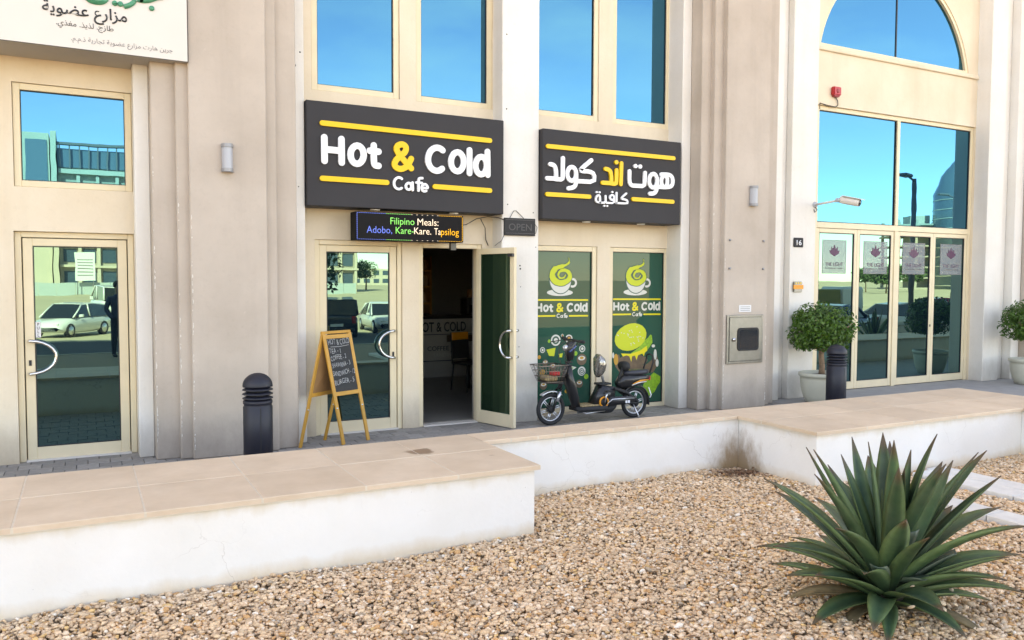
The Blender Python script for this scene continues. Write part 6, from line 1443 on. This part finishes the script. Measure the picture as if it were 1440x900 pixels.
def street_lamp(x, y, h, hd, label):
    t = tag(empty('street_lamp', (x, y, ZG)), label, 'street lamp', 'street lamps across the road')
    MB().tube([(0, 0, 0), (0, 0, h)], [.13, .09], 10).build('pole', 'print_grey', t)
    dx, dy = math.cos(hd), math.sin(hd)
    MB().tube([(0, 0, h - .1), (dx * .7, dy * .7, h + .05)], .05, 8).build('arm', 'print_grey', t)
    hh = MB().box(.55, -.18, -.06, 1.35, .18, .08).build('lamp_head', 'print_grey', t, bevel=.04); hh.location = (0, 0, h + .06); hh.rotation_euler = (0, 0, hd)
street_lamp(12.3, -21.0, 9.0, R(180), 'tall grey street lamp mirrored in the upper cafe window')
street_lamp(32.6, -14.0, 7.1, R(165), 'street lamp mirrored in the lobby window')
street_lamp(58, -29.0, 9.0, R(200), 'street lamp far along the road')
street_lamp(46, -120, 9.0, R(0), 'distant street lamp on the sand')

# person standing at the roadside behind the camera
def person(x, y, rz):
    t = tag(empty('person', (x, y, -.06), rz), 'person in a dark jacket standing near the road with hands in pockets', 'person')
    vs_ = [((0, 0, .98), .17, .12), ((0, 0, 1.15), .165, .115), ((0, 0, 1.36), .20, .13), ((0, 0, 1.48), .12, .10), ((0, .0, 1.56), .062, .062), ((0, -.015, 1.64), .085, .095), ((0, -.01, 1.74), .085, .10), ((0, 0, 1.81), .05, .06)]
    ed = [(i, i + 1) for i in range(7)]
    for s in (-1, 1):
        o = len(vs_); vs_ += [((s * .10, 0, .90), .10, .11), ((s * .11, -.01, .50), .075, .08), ((s * .115, .02, .10), .05, .055), ((s * .12, .0, .045), .05, .05), ((s * .125, -.15, .04), .045, .035)]
        ed += [(0, o), (o, o + 1), (o + 1, o + 2), (o + 2, o + 3), (o + 3, o + 4)]
        o = len(vs_); vs_ += [((s * .21, 0, 1.42), .075, .075), ((s * .29, .03, 1.16), .058, .058), ((s * .21, -.08, .97), .045, .045), ((s * .17, -.11, .92), .042, .042)]
        ed += [(2, o), (o, o + 1), (o + 1, o + 2), (o + 2, o + 3)]
    me = bpy.data.meshes.new('body'); me.from_pydata([v[0] for v in vs_], ed, [])
    ob = bpy.data.objects.new('body', me); COL.objects.link(ob)
    ob.modifiers.new('skin', 'SKIN'); sb = ob.modifiers.new('sub', 'SUBSURF'); sb.levels = 2; sb.render_levels = 2
    if not me.skin_vertices:
        bm = bmesh.new(); bm.from_mesh(me); bm.verts.layers.skin.verify(); bm.to_mesh(me); bm.free()
    for i, v in enumerate(vs_):
        me.skin_vertices[0].data[i].radius = (v[1], v[2])
    me.skin_vertices[0].data[0].use_root = True
    dg = bpy.context.evaluated_depsgraph_get(); m2 = bpy.data.meshes.new_from_object(ob.evaluated_get(dg))
    bpy.data.objects.remove(ob)
    m2.name = 'body'
    for nm in ('jacket', 'trousers', 'skin', 'rubber'): m2.materials.append(MATS[nm])
    for p in m2.polygons:
        z = p.center.z; p.material_index = 3 if z < .09 else 1 if z < .95 else 0 if z < 1.53 else 2; p.use_smooth = True
    b = link('body', m2, None, t)
    MB().lathe([(.06, 1.66), (.098, 1.70), (.104, 1.76), (.085, 1.81), (.03, 1.845)], (0, .022, 0), 14).build('hair', 'hair', t)
    return t
person(.72, -12.1, R(160))

# building site and towers far across the sand
def box_building(name, label, cx, cy, w, d, h, floors, bays, mat, wmat):
    t = tag(empty(name, (cx, cy, ZG)), label, 'building')
    MB().box(-w / 2, -d / 2, 0, w / 2, d / 2, h).build('wall', mat, t)
    fh = h / floors; bw = w / bays
    for i in range(floors):
        for j in range(bays):
            MB().box(-w / 2 + j * bw + bw * .2, d / 2 + .01, i * fh + fh * .28, -w / 2 + (j + 1) * bw - bw * .2, d / 2 + .06, i * fh + fh * .82).build('window', wmat, t)
    return t
hb = tag(empty('hotel_block', (8, -152, ZG)), 'long pale block under construction mirrored in the left window', 'building')
MB().box(-16.6, -8, 0, -12.6, 6, 26.6).build('stair_tower', 'far_beige', hb)
MB().box(-16.0, 6.01, 12, -12.9, 6.15, 25.4).build('tower_glazing', 'far_glass', hb)
MB().box(-12.4, -8, 0, -11.6, 7, 26.8).build('pylon', 'far_beige', hb)
MB().box(-11.5, -8, 0, 40, 5, 24.3).build('wall', 'concrete', hb)
MB().box(-11.6, 5.01, 24.9, 40, 6.2, 25.3).build('roof_edge', 'print_grey', hb)
MB().box(-11.4, 5.01, 21.2, 40, 5.4, 24.3).build('attic_glazing', 'far_glass', hb)
for k in range(36): MB().box(-11.2 + k * 1.42, 5.42, 21.0, -11.0 + k * 1.42, 6.0, 24.9).build('fin', 'print_grey', hb)
MB().box(-11.4, 5.01, 20.1, 40, 6.0, 20.9).build('parapet_band', 'far_beige', hb)
for k in range(17):
    x = -11 + k * 3.0
    for z in (1.5, 5.2, 8.9, 12.6, 16.3):
        MB().box(x, 5.02, z, x + 2.0, 5.12, z + 2.3).build('window', 'far_window', hb)
    MB().box(x + 2.2, 5.02, 0, x + 2.7, 5.7, 20.0).build('column', 'far_beige', hb)
for z in (4.4, 8.1, 11.8, 15.5): MB().box(-11.4, 5.01, z, 40, 5.9, z + .35).build('floor_slab', 'far_beige', hb)
ft = tag(empty('site_fence', (0, -128, ZG)), 'pale corrugated sheet fence round the building site', 'fence')
for k in range(30): MB().box(-30 + k * 2.4, -.06, 0, -30 + k * 2.4 + 2.36, .0 + .05 * (k % 2), 1.9).build('sheet', 'sheet_fence', ft)
bb = tag(empty('site_board', (.2, -127, ZG)), 'white notice board standing at the building site', 'notice board')
MB().box(-1.4, -.05, 2.2, 1.4, .05, 6.4).build('panel', 'paper', bb)
for k in range(6): MB().box(-1.1, .052, 3.0 + k * .45, 1.1, .06, 3.12 + k * .45).build('print_line', 'print_grey', bb)
for s in (-1, 1): MB().tube([(s * 1.1, 0, 0), (s * 1.1, 0, 2.25)], .07, 6).build('post', 'print_grey', bb)
tw = tag(empty('tower_frame', (244, -166, ZG), R(35)), 'concrete tower frame under construction far to the right', 'building')
for k in range(7): MB().box(-9, -9, k * 3.4, 9, 9, k * 3.4 + .5).build('floor_slab', 'concrete', tw)
for a in (-8, -2.7, 2.7, 8):
    for b in (-8, 8): MB().box(a - .4, b - .4, .0, a + .4, b + .4, 22.4).build('column', 'concrete', tw)
MB().box(-3, -3, 0, 3, 3, 24).build('core', 'far_beige', tw)
gt = tag(empty('glass_tower', (250, -150, ZG), R(30)), 'blue glass tower far to the right', 'building')
MB().lathe([(12, 0), (12, 30), (10, 36), (6, 41), (2, 43)], n=24).build('facade', 'far_glass', gt)
for k in range(10): MB().lathe([(12.08, k * 3 + 1), (12.08, k * 3 + 1.25)], n=24).build('floor_band', 'far_beige', gt)
box_building('low_building', 'low beige building on the horizon', 130, -330, 60, 12, 7, 2, 14, 'far_beige', 'far_window')

def tree(x, y, h, r, label, seed, n=1500, leafs=.28):
    rs = random.Random(seed)
    t = tag(empty('tree', (x, y, ZG)), label, 'tree', 'trees across the road')
    tr = MB().tube([(0, 0, 0), (.08, .04, h * .3), (0, 0, h * .55)], [.05 * h * .6, .035 * h * .6, .02 * h * .6], 8)
    for k in range(5):
        a = k * 1.26; tr.tube([(0, 0, h * .4), (r * .5 * math.cos(a), r * .5 * math.sin(a), h * .68)], [.02 * h * .6, .008 * h], 5)
    tr.build('trunk', 'bark', t)
    V, F = leaf_cloud(rs, n, (0, 0, h * .66), (r, r, h * .36), leafs, 9)
    MB().add(V, F).build('crown', 'far_leaf', t)
tree(59, -176, 7.2, 3.6, 'round green tree standing alone on the sand', 1)
tree(5.3, -15.6, 4.6, 1.9, 'dark leafy tree at the roadside left of the black car', 2, 1400, .13)
for k, (x, y) in enumerate(((150, -105), (160, -118), (168, -112), (182, -128))): tree(x, y, 5 + k * .7, 3.4, ['low bushy tree nearest the road on the right', 'second bushy tree along the right horizon', 'third bushy tree along the right horizon', 'tallest bushy tree along the right horizon'][k], 20 + k, 900, .4)
